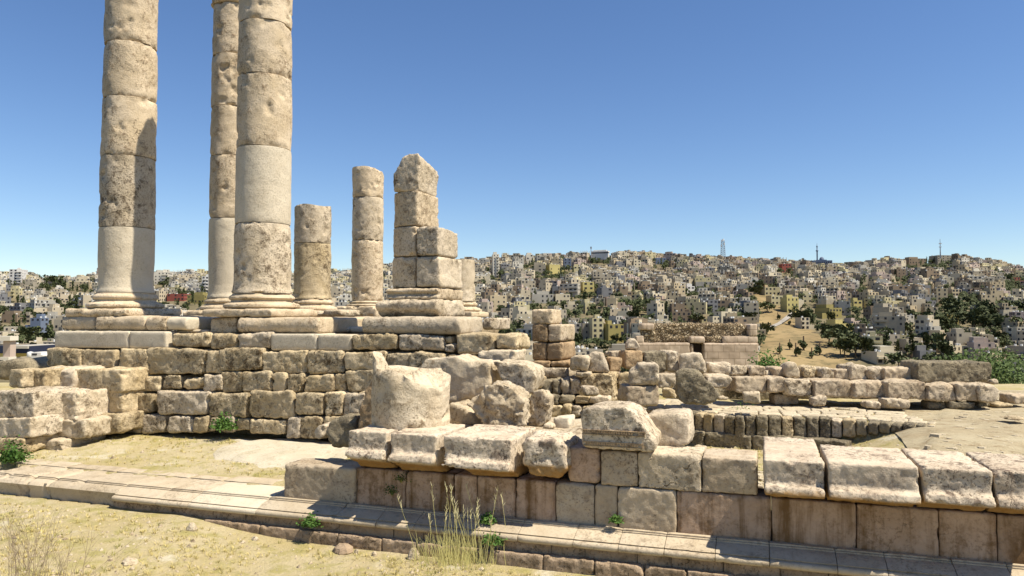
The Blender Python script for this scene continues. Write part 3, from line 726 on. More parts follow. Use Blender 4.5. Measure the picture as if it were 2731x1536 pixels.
mid = [
 (rect(720, 856, 872, 955), 14.9, .4, 'grey', 'small square block perched on the rubble wall under the stacked pier'),
 ([(580, 722), (582, 590), (700, 583), (762, 600), (750, 722)], 16.3, .7, 'pale', 'bright flat-topped block just right of the foot of the stacked pier'),
 ([(750, 738), (765, 560), (800, 545), (880, 560), (920, 650), (950, 735)], 16.4, .6, 'grey', 'tall leaning grey stone, second right of the stacked pier'),
 (rect(955, 1072, 605, 738), 16.7, .6, 'brown', 'dark brown cube in shade beside the tall leaning stone'),
 (rect(960, 1085, 540, 602), 19, .6, 'ashlar', 'thin pinkish block behind the dark brown cube'),
 (rect(1090, 1256, 540, 702), 17.0, .8, 'brown', 'brown square block carrying the little pyramid stone'),
 ([(1100, 535), (1108, 460), (1150, 425), (1190, 420), (1240, 500), (1215, 530)], 17.1, .5, 'grey', 'small pyramid-shaped stone on top of a brown block'),
 (rect(1270, 1478, 548, 742), 17.0, .8, 'darkstone', 'dark pitted square block left of centre of the ruins'),
 (rect(1480, 1592, 540, 732), 17.3, .8, 'grey', 'narrow upright block between two wider ones'),
 ([(1600, 730), (1598, 580), (1640, 565), (1790, 562), (1830, 650), (1845, 745), (1700, 745)], 16.8, .8, 'grey', 'big pale block with a sloping right side below the doorway'),
 (rect(1860, 2066, 650, 758), 17.2, .6, 'grey', 'low grey block at the left end of the long row'),
 (rect(640, 790, 728, 785), 16.2, .5, 'pale', 'thin bright slab lying on the rubble wall'),
 ([(1020, 880), (1040, 750), (1120, 740), (1200, 760), (1200, 880)], 16.3, .5, 'rough', 'brownish stone left of the tall two-block pile'),
 (rect(1405, 1552, 750, 884), 16.4, .6, 'grey', 'pale block between the two-block pile and the leaning slab'),
 (rect(1560, 1640, 745, 870), 16.8, .6, 'grey', 'block mostly hidden behind the leaning slab'),
 ([(1840, 770), (2075, 770), (2080, 800), (2040, 880), (1900, 885), (1840, 850)], 16.6, .7, 'grey', 'wide block right of the leaning slab with a shadowed lower edge'),
 (rect(1420, 1560, 888, 975, .15), 15.6, .4, 'rough', 'ragged low stone in shade left of the leaning slab'),
 ([(1945, 1000), (1960, 955), (2030, 950), (2070, 970), (2050, 995)], 15.7, .3, 'pale', 'small flat stone in the shadow right of the leaning slab'),
 (rect(2182, 2332, 923, 1022), 15.8, .35, 'pale', 'small bright cube standing alone in the dark gap under the long row'),
 (rect(1105, 1408, 858, 1042, .02), 14.35, .7, 'ashlar', 'pinkish lower block of the two-block pile'),
 ([(1130, 856), (1135, 720), (1200, 690), (1205, 650), (1380, 648), (1402, 665), (1404, 856)], 14.35, .55, 'grey', 'upper block of the two-block pile with a notched left corner'),
 ([(1585, 1000), (1555, 900), (1560, 740), (1620, 700), (1760, 700), (1830, 790), (1900, 840), (1960, 930), (1930, 1010), (1800, 1042), (1660, 1042)], 14.3, .35, 'darkstone', 'large leaning slab of coarse grey stone in front of the terrace'),
]
for poly, c, t, mt, lb in mid:
    sm = 3 if 'cube' in lb or 'two-block' in lb else 5
    tag(cstone('stone_block' if 'block' in lb else 'stone_slab' if 'slab' in lb else 'loose_stone', 5, poly, c, t, mt, None, .05, jit(.25), vox=.032, smooth=max(1, sm - 2), low=.025, hi=.014), lb,
        'stone block' if 'block' in lb else 'slab' if 'slab' in lb else 'stone', G_mid)

# ------------------------------------------------------------------ the long row of blocks at the right
G_row = 'blocks of the long row behind the terrace'
row = [
 (rect(0, 152, 645, 730), 17.9, .6, 'pale', 'pale top block starting the long row, below the ruined house corner'),
 ([(160, 735), (162, 660), (220, 640), (296, 655), (300, 735)], 17.8, .6, 'ashlar', 'reddish block with a grey cap, near the left end of the top course'),
 (rect(302, 368, 680, 738), 18.0, .4, 'grey', 'tiny stone wedged beside the reddish block'),
 (rect(370, 476, 664, 740), 17.9, .5, 'ashlar', 'small pinkish block left of the tall rounded stone'),
 ([(480, 755), (485, 660), (520, 620), (570, 622), (605, 670), (610, 755)], 17.7, .5, 'pale', 'tall rounded pale stone standing up from the top course'),
 (rect(612, 650, 695, 755), 18.0, .4, 'rough', 'narrow stone in shade right of the tall rounded stone'),
 (rect(648, 750, 650, 755, .1), 17.8, .5, 'rough', 'dark craggy stone fourth from the long slab in the top course'),
 ([(780, 765), (785, 680), (830, 658), (905, 700), (912, 755), (880, 765)], 17.7, .5, 'pale', 'pale stone with a pointed left top, in the middle of the top course'),
 (rect(918, 1040, 676, 765), 17.8, .5, 'ashlar', 'low pinkish stone in the middle of the top course'),
 (rect(1045, 1206, 646, 775, .1), 17.7, .7, 'grey', 'big rounded grey stone near the centre of the top course'),
 ([(1030, 650), (1045, 620), (1090, 615), (1115, 648)], 18.2, .3, 'pale', 'small stone on top behind the big rounded grey one'),
 (rect(1215, 1345, 664, 776, .12), 17.6, .6, 'grey', 'rounded stone left of the smooth pinkish block'),
 (rect(1350, 1632, 660, 782, .03), 17.5, .7, 'ashlar', 'smooth pinkish block next to the long slab'),
 ([(1650, 790), (1640, 700), (1640, 625), (1660, 608), (2280, 612), (2302, 640), (2302, 750), (2270, 792), (1800, 800)], 17.2, .9, 'darkstone', 'very long thick dark slab lying on top of the row at the right'),
 (rect(28, 325, 745, 882), 17.5, .8, 'ashlar', 'leftmost block of the second course with a brown foot'),
 (rect(330, 482, 750, 886), 17.4, .8, 'ashlar', 'squarish block, second of the second course from the left'),
 (rect(486, 712, 765, 910), 17.3, .8, 'grey', 'ledged grey block, third of the second course from the left'),
 (rect(730, 1068, 776, 922), 17.2, .9, 'ashlar', 'wide pinkish block overhanging a black gap'),
 (rect(1080, 1366, 786, 932), 17.1, .9, 'ashlar', 'block with a step cut in its face, left of the wide dark ones'),
 (rect(1382, 1726, 786, 950), 16.9, .9, 'ashlar', 'wide block with a slanting lower edge under the left end of the long slab'),
 (rect(1732, 1976, 806, 955), 16.8, .9, 'ashlar', 'brownish square block under the middle of the long slab'),
 (rect(1986, 2178, 806, 960), 16.7, .9, 'ashlar', 'block under the right end of the long slab'),
 ([(2180, 962), (2182, 815), (2300, 800), (2365, 860), (2345, 950), (2280, 968)], 16.6, .9, 'grey', 'rounded pitted end block at the right end of the row'),
 (rect(382, 602, 898, 988), 17.6, .4, 'ashlar', 'shaded reddish propping stone under the left part of the row'),
 (rect(720, 850, 918, 1000, .12), 17.0, .35, 'grey', 'rounded bright propping stone under the wide pinkish block'),
 (rect(1190, 1316, 955, 1020, .1), 16.8, .35, 'grey', 'small rounded propping stone in the middle of the row'),
 (rect(1360, 1580, 943, 1026, .12), 16.7, .4, 'grey', 'oval pale propping stone right of the middle of the row'),
 (rect(1738, 1892, 958, 1028, .1), 16.9, .4, 'darkstone', 'dark propping stone under the brownish square block'),
 (rect(1938, 2166, 963, 1030, .06), 16.7, .4, 'darkstone', 'flat propping stone under the right end of the long slab'),
 (rect(2170, 2292, 962, 1010), 16.9, .4, 'darkstone', 'shaded propping stone under the rounded end block'),
 (rect(2280, 2350, 768, 808, .1), 18.5, .4, 'grey', 'small stone behind the right end of the long slab'),
 (rect(2495, 2640, 905, 990), 17.0, .6, 'ashlar', 'low block cut by the right edge of the picture above the terrace'),
 (rect(2330, 2480, 985, 1005, .1), 17.0, .5, 'rough', 'thin ledge stone right of the rounded end block'),
]
for poly, c, t, mt, lb in row:
    nm = 'propping_stone' if 'propping' in lb else 'stone_slab' if 'long thick' in lb else 'stone_block' if 'block' in lb else 'loose_stone'
    if 745 <= min(q[1] for q in poly) < 850 or 'rounded pitted end' in lb: t = 1.8
    tag(cstone(nm, 6, poly, c, t, mt, None, .04, jit(.12), vox=.03, smooth=2, low=.028, hi=.014, chip=2.0), lb,
        'slab' if nm == 'stone_slab' else 'stone block' if nm == 'stone_block' else 'stone', G_row)
for poly, lb in [((2470, 2660, 1108, 1136), 'upper of two thin dark rock ledges at the right edge'), ((2480, 2660, 1168, 1198), 'lower of two thin dark rock ledges at the right edge')]:
    tag(cstone('rock_ledge', 6, rect(*poly, .2), 14.3, .5, 'rough', None, .1, vox=.03, smooth=4, low=.03), lb, 'rock')

tag(cstone('dark_backing', 6, [(-500, 985), (-500, 800), (600, 800), (1500, 825), (2250, 850), (2270, 1000)], 19.4, 1.6, 'darkstone', None, .0, vox=.08, smooth=2, low=.06, hi=.03), 'added dark bank behind the propping stones of the long row', 'backing')  # added dark stone behind the row, so the gaps below it read black
# ------------------------------------------------------------------ stepped terrace
ter = empty('stepped_terrace', (3.5, 16, EYE - 2.7), 'paved stone terrace edged by a riser of upright blocks and a low step', 'terrace')
ZT = -2.09
path = [on_z(*S(5, x, y), ZT) for x, y in ((1180, 1062), (1430, 1075), (1700, 1092))] + [on_z(*S(6, x, y), ZT) for x, y in ((60, 1082), (400, 1092), (700, 1100), (960, 1112), (1250, 1130), (1500, 1150), (1780, 1170))]
def along(pth, d):
    for a, b in zip(pth[:-1], pth[1:]):
        L_ = (b - a).length
        if d <= L_: return a + (b - a) * (d / L_), (b - a).normalized()
        d -= L_
    return pth[-1].copy(), (pth[-1] - pth[-2]).normalized()
tot = sum((b - a).length for a, b in zip(path[:-1], path[1:]))
def seg_stone(nm, pth, d0, d1, off0, off1, z0, z1, mat, **kw):
    a, ta = along(pth, d0); b, tb = along(pth, d1)
    na = Vector((-ta.y, ta.x, 0)); nb = Vector((-tb.y, tb.x, 0))        # away from the camera
    def q(p, n, o, z): return Vector((p.x + n.x * o, p.y + n.y * o, EYE + z))
    f = [q(a, na, off0, z0), q(b, nb, off0, z0), q(b, nb, off0, z1), q(a, na, off0, z1)]
    k = [q(a, na, off1, z0), q(b, nb, off1, z0), q(b, nb, off1, z1), q(a, na, off1, z1)]
    return prism(nm, f, k, M[mat], ter, **kw)
d = 0
while d < tot - .1:
    s = random.uniform(.19, .27)
    fade = min(1, (tot - d) / 2.6)
    seg_stone('riser_block', path, d, min(tot, d + s - .025), jit(.02), .34, ZT - .48 * fade - .05, ZT - random.uniform(0, .03), random.choice(['darkstone', 'darkstone', 'rough', 'grey']), vox=.022, smooth=1, low=.012, hi=.010, chip=1.2)
    d += s
for k in range(6):
    d = random.uniform(0, .2); o0 = .36 + k * .34
    while d < tot - .1 - k * .25:
        s = random.uniform(.3, .5)
        seg_stone('paving_slab', path, d, min(tot, d + s - .018), o0, o0 + .325, ZT - .12, ZT - random.uniform(.0, .012), 'pave', vox=.028, smooth=1, low=.006, hi=.003, chip=1.0)
        d += s
p2 = [on_z(*S(5, x, y), ZT - .395) for x, y in ((1500, 1262), (1600, 1266))] + [on_z(*S(6, x, y), ZT - .395) for x, y in ((0, 1245), (350, 1262), (700, 1280), (1010, 1315))]
t2 = sum((b - a).length for a, b in zip(p2[:-1], p2[1:])); d = 0
while d < t2 - .2:
    s = random.uniform(.7, 1.1)
    seg_stone('step_block', p2, d, min(t2, d + s - .03), jit(.02), .55, ZT - .95, ZT - .395 + jit(.015), 'darkstone', vox=.026, smooth=1, low=.018, hi=.012)
    d += s

# ------------------------------------------------------------------ ruined house with the doorway
RC = 46.0
rh = empty('ruined_house', (on_c(*S(5, 1780, 680), RC + 2)), 'roofless ruined stone house with a dark doorway and a rubble upper wall', 'ruin')
M['rubble'], nt, b = nodes('fieldstone rubble masonry')
tc = N(nt, 'ShaderNodeTexCoord')
vo = N(nt, 'ShaderNodeTexVoronoi'); vo.inputs['Scale'].default_value = 5.6; nt.links.new(tc.outputs['Object'], vo.inputs['Vector'])
ve = N(nt, 'ShaderNodeTexVoronoi', feature='DISTANCE_TO_EDGE'); ve.inputs['Scale'].default_value = 5.6; nt.links.new(tc.outputs['Object'], ve.inputs['Vector'])
cr = ramp(nt, vo.outputs['Color'], 0.1, 0.9, (0.24, 0.175, 0.10, 1), (0.47, 0.39, 0.265, 1))
ed = ramp(nt, ve.outputs['Distance'], 0.04, 0.2)
nt.links.new(mix(nt, ed, (0.19, 0.14, 0.085), cr), b.inputs['Base Color'])
bp = N(nt, 'ShaderNodeBump'); bp.inputs['Distance'].default_value = .15; bp.inputs['Strength'].default_value = 1
nt.links.new(ed, bp.inputs['Height']); nt.links.new(bp.outputs[0], b.inputs['Normal'])
m, nt, b = nodes('coursed masonry'); M['coursed'] = m
tc = N(nt, 'ShaderNodeTexCoord'); mp_ = N(nt, 'ShaderNodeMapping'); mp_.inputs['Rotation'].default_value = (R(90), 0, -YAW)
nt.links.new(tc.outputs['Object'], mp_.inputs[0])
sxyz = N(nt, 'ShaderNodeSeparateXYZ'); nt.links.new(tc.outputs['Object'], sxyz.inputs[0]); cx_ = N(nt, 'ShaderNodeCombineXYZ')
nt.links.new(math_n(nt, 'ADD', sxyz.outputs[0], sxyz.outputs[1]), cx_.inputs[0]); nt.links.new(sxyz.outputs[2], cx_.inputs[1])
br = N(nt, 'ShaderNodeTexBrick'); nt.links.new(cx_.outputs[0], br.inputs['Vector'])
br.inputs['Scale'].default_value = 1.0; br.inputs['Brick Width'].default_value = .85; br.inputs['Row Height'].default_value = .42; br.inputs['Mortar Size'].default_value = .022
br.inputs['Color1'].default_value = (.43, .345, .26, 1); br.inputs['Color2'].default_value = (.34, .265, .195, 1); br.inputs['Mortar'].default_value = (.24, .185, .13, 1)
nt.links.new(br.outputs[0], b.inputs['Base Color'])
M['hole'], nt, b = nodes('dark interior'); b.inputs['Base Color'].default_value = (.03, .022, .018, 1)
def hpart(nm, x0, x1, y0, y1, c, t, mt, j=.0, yb=None, **kw):
    a = dict(vox=.09, smooth=1, low=.02, hi=.0, chip=.6); a.update(kw)
    return cstone(nm, 5, rect(x0, x1, y0, y1, j), c, t, mt, rh, **a)
hpart('rubble_wall', 1262, 2235, 290, 470, RC + .5, 1.2, 'rubble', .05, low=.08, hi=.05)
hpart('rubble_wall', 1262, 1370, 340, 480, RC + .2, 1.0, 'rubble', .05, low=.08, hi=.05)
hpart('corner_pier', 1240, 1362, 284, 345, RC, 1.2, 'coursed')
hpart('corner_pier', 2236, 2318, 290, 402, RC, 1.2, 'coursed')
hpart('ashlar_facing', 1180, 1690, 462, 800, RC, .6, 'coursed')
hpart('ashlar_facing', 1822, 2322, 466, 860, RC - .1, .8, 'coursed')
hpart('ashlar_facing', 1995, 2320, 402, 470, RC, .6, 'coursed')
hpart('ashlar_facing', 1190, 1270, 398, 470, RC, .5, 'coursed')
hpart('lintel', 1692, 1832, 402, 466, RC, .7, 'coursed')
hpart('rubble_wall', 1835, 1992, 405, 470, RC + .2, .7, 'rubble', .05, low=.06)
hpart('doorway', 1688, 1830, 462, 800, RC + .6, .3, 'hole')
hpart('door_jamb', 1690, 1726, 470, 800, RC + .1, .25, 'coursed')
hpart('side_wall', 2290, 2322, 470, 860, RC + .5, 5.0, 'coursed')

finish_stones()

# ------------------------------------------------------------------ ground around the ruins
CK = 330.0
def sstep(a, b, x):
    t = max(0.0, min(1.0, (x - a) / (b - a))); return t * t * (3 - 2 * t)
sky_tab = [(-600, 690), (0, 693), (120, 706), (240, 700), (400, 695), (520, 693), (740, 698), (900, 686), (965, 676), (1195, 660), (1300, 650), (1480, 646), (1560, 641), (1700, 650), (1820, 657), (1960, 661), (2040, 666),
           (2130, 671), (2200, 661), (2360, 651), (2440, 655), (2500, 664), (2576, 680), (2900, 720)]
def skyl(V):
    for (a, ya), (b, yb) in zip(sky_tab[:-1], sky_tab[1:]):
        if V <= b: return ya + (yb - ya) * max(0, (V - a)) / (b - a)
    return sky_tab[-1][1]
CFAR = 900.0
def hill(cx, c):            # camera-aligned ground coords; returns height relative to the eye
    V = 1288 + 1860 * cx / c
    ys = skyl(V) + 14
    zs = (797 - ys) / 1860 * CFAR
    zb = -27.0
    t = (c - CK) / (CFAR - CK)
    bumps = 5.0 * mnoise.noise(Vector((cx / 130, c / 130, 3.3))) + 2.0 * mnoise.noise(Vector((cx / 45, c / 45, 8)))
    if t >= 0:
        if t <= 1: return zb + (zs - zb) * t + bumps * min(1, 6 * t * (1 - t) + .15)
        return zs - (c - CFAR) * 0.12 + bumps * .15
    # valley between the two hills
    if c >= 169: return -48 + (zb + 48) * sstep(170, CK, c) + bumps * .3
    return None
def site(px, py):           # world coords near the ruins
    c = px * fx + py * fy; cx = px * rx + py * ry
    n = 0.02 * mnoise.noise(Vector((px * .8, py * .8, 0))) + 0.008 * mnoise.noise(Vector((px * 3.5, py * 3.5, 5)))
    if py < FW - .30:
        z = -3.285 + 0.185 * sstep(-6.2, -9, px)
        return z + n
    if py < FW + .5: return -3.6 if py > FW - .2 else -3.285 + 0.185 * sstep(-6.2, -9, px)
    z = -2.785 + .16 * sstep(10.4, 13.2, py) * sstep(-2, -5, px)
    if px > -6 and py < 11: z = -2.80
    Sx = 1365 + 1972 * cx / max(c, 1)
    # side of the terrace: rises to its top on the right
    rr = sstep(2130, 2520, Sx)
    zr = -2.70 + .6 * sstep(11.5, 14.6, c)
    z = z + (zr - z) * rr
    # top of the terrace
    dist = None
    if px > path[0].x - .2:
        best = 1e9
        for a, b in zip(path[:-1], path[1:]):
            ab = b - a; t = max(0, min(1, ((px - a.x) * ab.x + (py - a.y) * ab.y) / (ab.x ** 2 + ab.y ** 2)))
            qx, qy = a.x + ab.x * t, a.y + ab.y * t
            dd = math.hypot(px - qx, py - qy)
            if dd < best:
                best = dd; side_ = (ab.x * (py - a.y) - ab.y * (px - a.x))
        pe = path[-1]; past = (px - pe.x) * (pe.x - path[-2].x) + (py - pe.y) * (pe.y - path[-2].y) > 0
        if past: z = z + (-2.15 - z) * (1 - sstep(.1, 2.2, best))
        elif side_ > 0: z = z + (-2.15 - z) * sstep(.05, .25, best)
        else: z = min(z, z) 
    elif c > 18: z = -2.6
    elif px > -3 and c > 13: z -= .08
    if c > 20: z = z + (-2.25 - z) * sstep(20, 23, c)
    if c > 24: z -= (c - 24) * .085 
    if c > 62: z -= (c - 62) * .30
    return z + n * 1.5
def ground_mesh():
    # polar-ish grid in camera-aligned coordinates, fine near, coarse far
    us = np.linspace(-1.25, 1.25, 300)
    cs = list(np.arange(5.0, 24, .11)) + list(np.arange(24, 60, .8)) + list(np.arange(60, 175, 4)) 
    V = []; Fc = []
    for c in cs:
        for u in us:
            cx = u * c; px, py = cw(cx, c)
            z = site(px, py)
            if c > 120: z = z + (-48 - z) * sstep(120, 175, c)
            V.append((px, py, EYE + z))
    n = len(us)
    for i in range(len(cs) - 1):
        for j in range(n - 1):
            a = i * n + j; Fc.append((a, a + 1, a + n + 1, a + n))
    return V, Fc
m, nt, b = nodes('dry grassy soil'); M['soil'] = m
geo = N(nt, 'ShaderNodeNewGeometry'); v = geo.outputs['Position']
n1 = noise_n(nt, v, .55, 5, .6, .6); n2 = noise_n(nt, v, 3.2, 8, .7); n3 = noise_n(nt, v, 26, 6, .7); n4 = noise_n(nt, v, 1.4, 5, .6)
cA = mix(nt, ramp(nt, n1, .38, .62), (.40, .325, .165), (.46, .39, .245))
cA = mix(nt, math_n(nt, 'MULTIPLY', ramp(nt, n2, .48, .62), .75), cA, (.30, .265, .085))
cA = mix(nt, math_n(nt, 'MULTIPLY', ramp(nt, n4, .60, .68), .8), cA, (.54, .49, .37))
cA = mix(nt, math_n(nt, 'MULTIPLY', ramp(nt, n3, .55, .70), .4), cA, (.19, .14, .065))
nt.links.new(cA, b.inputs['Base Color'])
bp = N(nt, 'ShaderNodeBump'); bp.inputs['Distance'].default_value = .05; bp.inputs['Strength'].default_value = .8
nt.links.new(math_n(nt, 'ADD', math_n(nt, 'MULTIPLY', n2, 1.5), n3), bp.inputs['Height']); nt.links.new(bp.outputs[0], b.inputs['Normal'])
gv, gf = ground_mesh()
tag(mesh_obj('ground', gv, gf, M['soil'], None, origin=Vector((0, 0, 0))), kind='structure')
# bare rock sheet at the right and the pale slab of bedrock at the left, both a little above the soil
def sheet(name, inside, x0, x1, y0, y1, st, h, mat, lab=None):
    nx = int((x1 - x0) / st); ny = int((y1 - y0) / st); V = []; Fc = []; idx = {}
    for i in range(nx):
        for j in range(ny):
            cxm, cym = x0 + (i + .5) * st, y0 + (j + .5) * st
            if inside(cxm, cym) <= 0: continue
            q = []
            for a, b_ in ((i, j), (i + 1, j), (i + 1, j + 1), (i, j + 1)):
                if (a, b_) not in idx:
                    X, Y = x0 + a * st, y0 + b_ * st
                    k = min(1, max(-1, inside(X, Y) * 3))
                    idx[(a, b_)] = len(V)
                    V.append((X, Y, EYE + site(X, Y) + h * k + max(0, k) * .05 * abs(mnoise.noise(Vector((X * .7 + Y * .2, Y * 2.2, 2)))) + max(0, k) * .02 * abs(mnoise.noise(Vector((X * 3, Y * 5, 7))))))
                q.append(idx[(a, b_)])
            Fc.append(tuple(q))
    o = mesh_obj(name, V, Fc, mat, None, origin=Vector((0, 0, 0)))
    return tag(o, kind='structure')
m, nt, b = nodes('bare bedrock'); M['rock'] = m
geo = N(nt, 'ShaderNodeNewGeometry')
mpn = N(nt, 'ShaderNodeMapping'); mpn.inputs['Scale'].default_value = (.7, 2.0, 1); mpn.inputs['Rotation'].default_value = (0, 0, R(15)); nt.links.new(geo.outputs['Position'], mpn.inputs[0])
n1 = noise_n(nt, mpn.outputs[0], 1.2, 6, .65, .5); n2 = noise_n(nt, mpn.outputs[0], 4, 8, .75, .4); n3 = noise_n(nt, geo.outputs['Position'], 30, 5, .7)
cA = mix(nt, ramp(nt, n1, .35, .65), (.43, .37, .25), (.35, .285, .18))
cA = mix(nt, math_n(nt, 'MULTIPLY', ramp(nt, n2, .54, .60), .8), cA, (.22, .16, .085))
cA = mix(nt, math_n(nt, 'MULTIPLY', ramp(nt, n3, .55, .7), .35), cA, (.30, .23, .13))
nt.links.new(cA, b.inputs['Base Color'])
bp = N(nt, 'ShaderNodeBump'); bp.inputs['Distance'].default_value = .08; bp.inputs['Strength'].default_value = .8
nt.links.new(math_n(nt, 'ADD', n2, math_n(nt, 'MULTIPLY', n3, .3)), bp.inputs['Height']); nt.links.new(bp.outputs[0], b.inputs['Normal'])
def ins_r(x, y):
    c = x * fx + y * fy; cx = x * rx + y * ry
    sx = 1365 + 1972 * cx / c
    return (sx - 2330 - 150 * mnoise.noise(Vector((x, y, 0)))) / 200 if y > FW + 1.0 and c < 26 else -1
sheet('bedrock', ins_r, 2.5, 20, 10.8, 26, .11, .014, M['rock'])
c0 = on_z(*S(3, 2330, 1180), -2.75)
def ins_l(x, y):
    return 1 - math.hypot((x - c0.x) / 1.55, (y - c0.y - .5) / 1.15) + .35 * mnoise.noise(Vector((x * 1.7, y * 1.7, 4))) if y > FW + .6 else -1
m2 = stone_mat('pale bedrock slab', (.47, .42, .33), (.41, .36, .26), (.27, .22, .14), .6, .55, .4, .6); M['bedslab'] = m2
sheet('bedrock', ins_l, c0.x - 3, c0.x + 3, FW + .6, 14, .05, .05, m2)

# ------------------------------------------------------------------ far hillside terrain
us = np.linspace(-1.1, 1.1, 260); cs = np.concatenate([np.arange(170, 900, 9.0), np.arange(900, 1600, 50)])
V = []; Fc = []
for c in cs:
    for u in us:
        px, py = cw(u * c, c); V.append((px, py, EYE + hill(u * c, c)))
n = len(us)
for i in range(len(cs) - 1):
    for j in range(n - 1):
        a = i * n + j; Fc.append((a, a + 1, a + n + 1, a + n))
m, nt, b = nodes('dry hillside'); M['hillside'] = m
geo = N(nt, 'ShaderNodeNewGeometry')
n1 = noise_n(nt, geo.outputs['Position'], .02, 6, .65, .5); n2 = noise_n(nt, geo.outputs['Position'], .12, 8, .75)
cA = mix(nt, ramp(nt, n1, .4, .6), (.20, .145, .07), (.27, .20, .10))
cA = mix(nt, math_n(nt, 'MULTIPLY', ramp(nt, n2, .5, .62), .7), cA, (.075, .07, .032))
nt.links.new(cA, b.inputs['Base Color'])
hs_o = tag(mesh_obj('hillside', V, Fc, m, None, origin=Vector((0, 0, 0))), kind='structure')
# open dry slope against scrubby built-up ground: a real difference of cover, stored per vertex
BAREP = [[(1872, 742), (1940, 735), (1985, 800), (2050, 835), (2120, 870), (2160, 935), (2190, 990), (1890, 990), (1893, 800)], [(2330, 735), (2400, 735), (2410, 765), (2335, 765)]]
def _in(x, y, P):
    r_ = False; j = len(P) - 1
    for i in range(len(P)):
        if (P[i][1] > y) != (P[j][1] > y) and x < (P[j][0] - P[i][0]) * (y - P[i][1]) / (P[j][1] - P[i][1]) + P[i][0]: r_ = not r_
        j = i
    return r_
at_ = hs_o.data.attributes.new('bare', 'FLOAT', 'POINT')
vals = []
for c in cs:
    for u in us:
        vals.append(1.0 if any(_in(1288 + 1860 * u, 797 - 1860 * hill(u * c, c) / c, P) for P in BAREP) else 0.0)
at_.data.foreach_set('value', vals)
an = N(nt, 'ShaderNodeAttribute'); an.attribute_name = 'bare'
scrub = mix(nt, ramp(nt, n2, .4, .6), (.11, .095, .055), (.17, .14, .085))
nt.links.new(mix(nt, an.outputs['Fac'], scrub, cA), b.inputs['Base Color'])

# ------------------------------------------------------------------ the town on the far hill
def flat(name, c, rough=.85, n=0.0):
    m, nt, b = nodes(name)
    b.inputs['Roughness'].default_value = rough
    tc = N(nt, 'ShaderNodeNewGeometry')
    a = noise_n(nt, tc.outputs['Position'], .35, 5, .7); a2 = noise_n(nt, tc.outputs['Position'], .05, 2, .5)
    k = mix(nt, ramp(nt, a, .35, .7), c, tuple(x * .78 for x in c))
    k = mix(nt, ramp(nt, a2, .35, .65), k, tuple(min(.8, x * 1.12) for x in c))
    nt.links.new(k, b.inputs['Base Color'])
    return m
WALLC = [('cream', (.50, .435, .31)), ('pale grey', (.36, .335, .285)), ('whitish', (.52, .48, .40)), ('sandy', (.39, .32, .21)), ('beige', (.44, .375, .27)),
         ('yellowish', (.45, .395, .235)), ('brown', (.21, .16, .11)), ('pinkish', (.39, .31, .26)), ('dark grey', (.15, .15, .155)), ('dusty', (.29, .255, .195))]
WM = {k: flat(k + ' house wall', c) for k, c in WALLC}
WM['yellow'] = flat('yellow painted wall', (.46, .39, .16)); WM['olive'] = flat('olive wall', (.26, .22, .085)); WM['red'] = flat('red painted wall', (.26, .08, .06))
WM['orange'] = flat('orange tile roof', (.45, .17, .07)); WM['blue'] = flat('dark blue panel', (.02, .026, .05)); WM['white'] = flat('white wall', (.58, .56, .52)); WM['bluegrey'] = flat('blue grey wall', (.13, .16, .22))
GLASS, nt_, b_ = nodes('dark window glass'); b_.inputs['Base Color'].default_value = (.035, .035, .04, 1); b_.inputs['Roughness'].default_value = .25
ROOF = flat('flat roof screed', (.40, .37, .31))
TANK = flat('white water tank', (.62, .62, .60))
METAL = flat('grey steel', (.22, .24, .27))

class Geo:
    def __init__(s): s.v = []; s.f = []; s.m = []
    def box(s, x0, x1, y0, y1, z0, z1, mi=0, top=None):
        k = len(s.v)
        s.v += [(x0, y0, z0), (x1, y0, z0), (x1, y1, z0), (x0, y1, z0), (x0, y0, z1), (x1, y0, z1), (x1, y1, z1), (x0, y1, z1)]
        for f in ((0, 1, 5, 4), (1, 2, 6, 5), (2, 3, 7, 6), (3, 0, 4, 7)): s.f.append(tuple(k + q for q in f)); s.m.append(mi)
        s.f.append((k + 4, k + 5, k + 6, k + 7)); s.m.append(mi if top is None else top)
    def quad(s, a, b, c, d, mi):
        k = len(s.v); s.v += [a, b, c, d]; s.f.append((k, k + 1, k + 2, k + 3)); s.m.append(mi)
    def cyl(s, cx, cy, r, z0, z1, mi, n=8):
        k = len(s.v)
        for z in (z0, z1):
            for i in range(n): s.v.append((cx + r * math.cos(2 * math.pi * i / n), cy + r * math.sin(2 * math.pi * i / n), z))
        for i in range(n):
            j = (i + 1) % n; s.f.append((k + i, k + j, k + n + j, k + n + i)); s.m.append(mi)
        s.f.append(tuple(k + n + i for i in range(n))); s.m.append(mi)
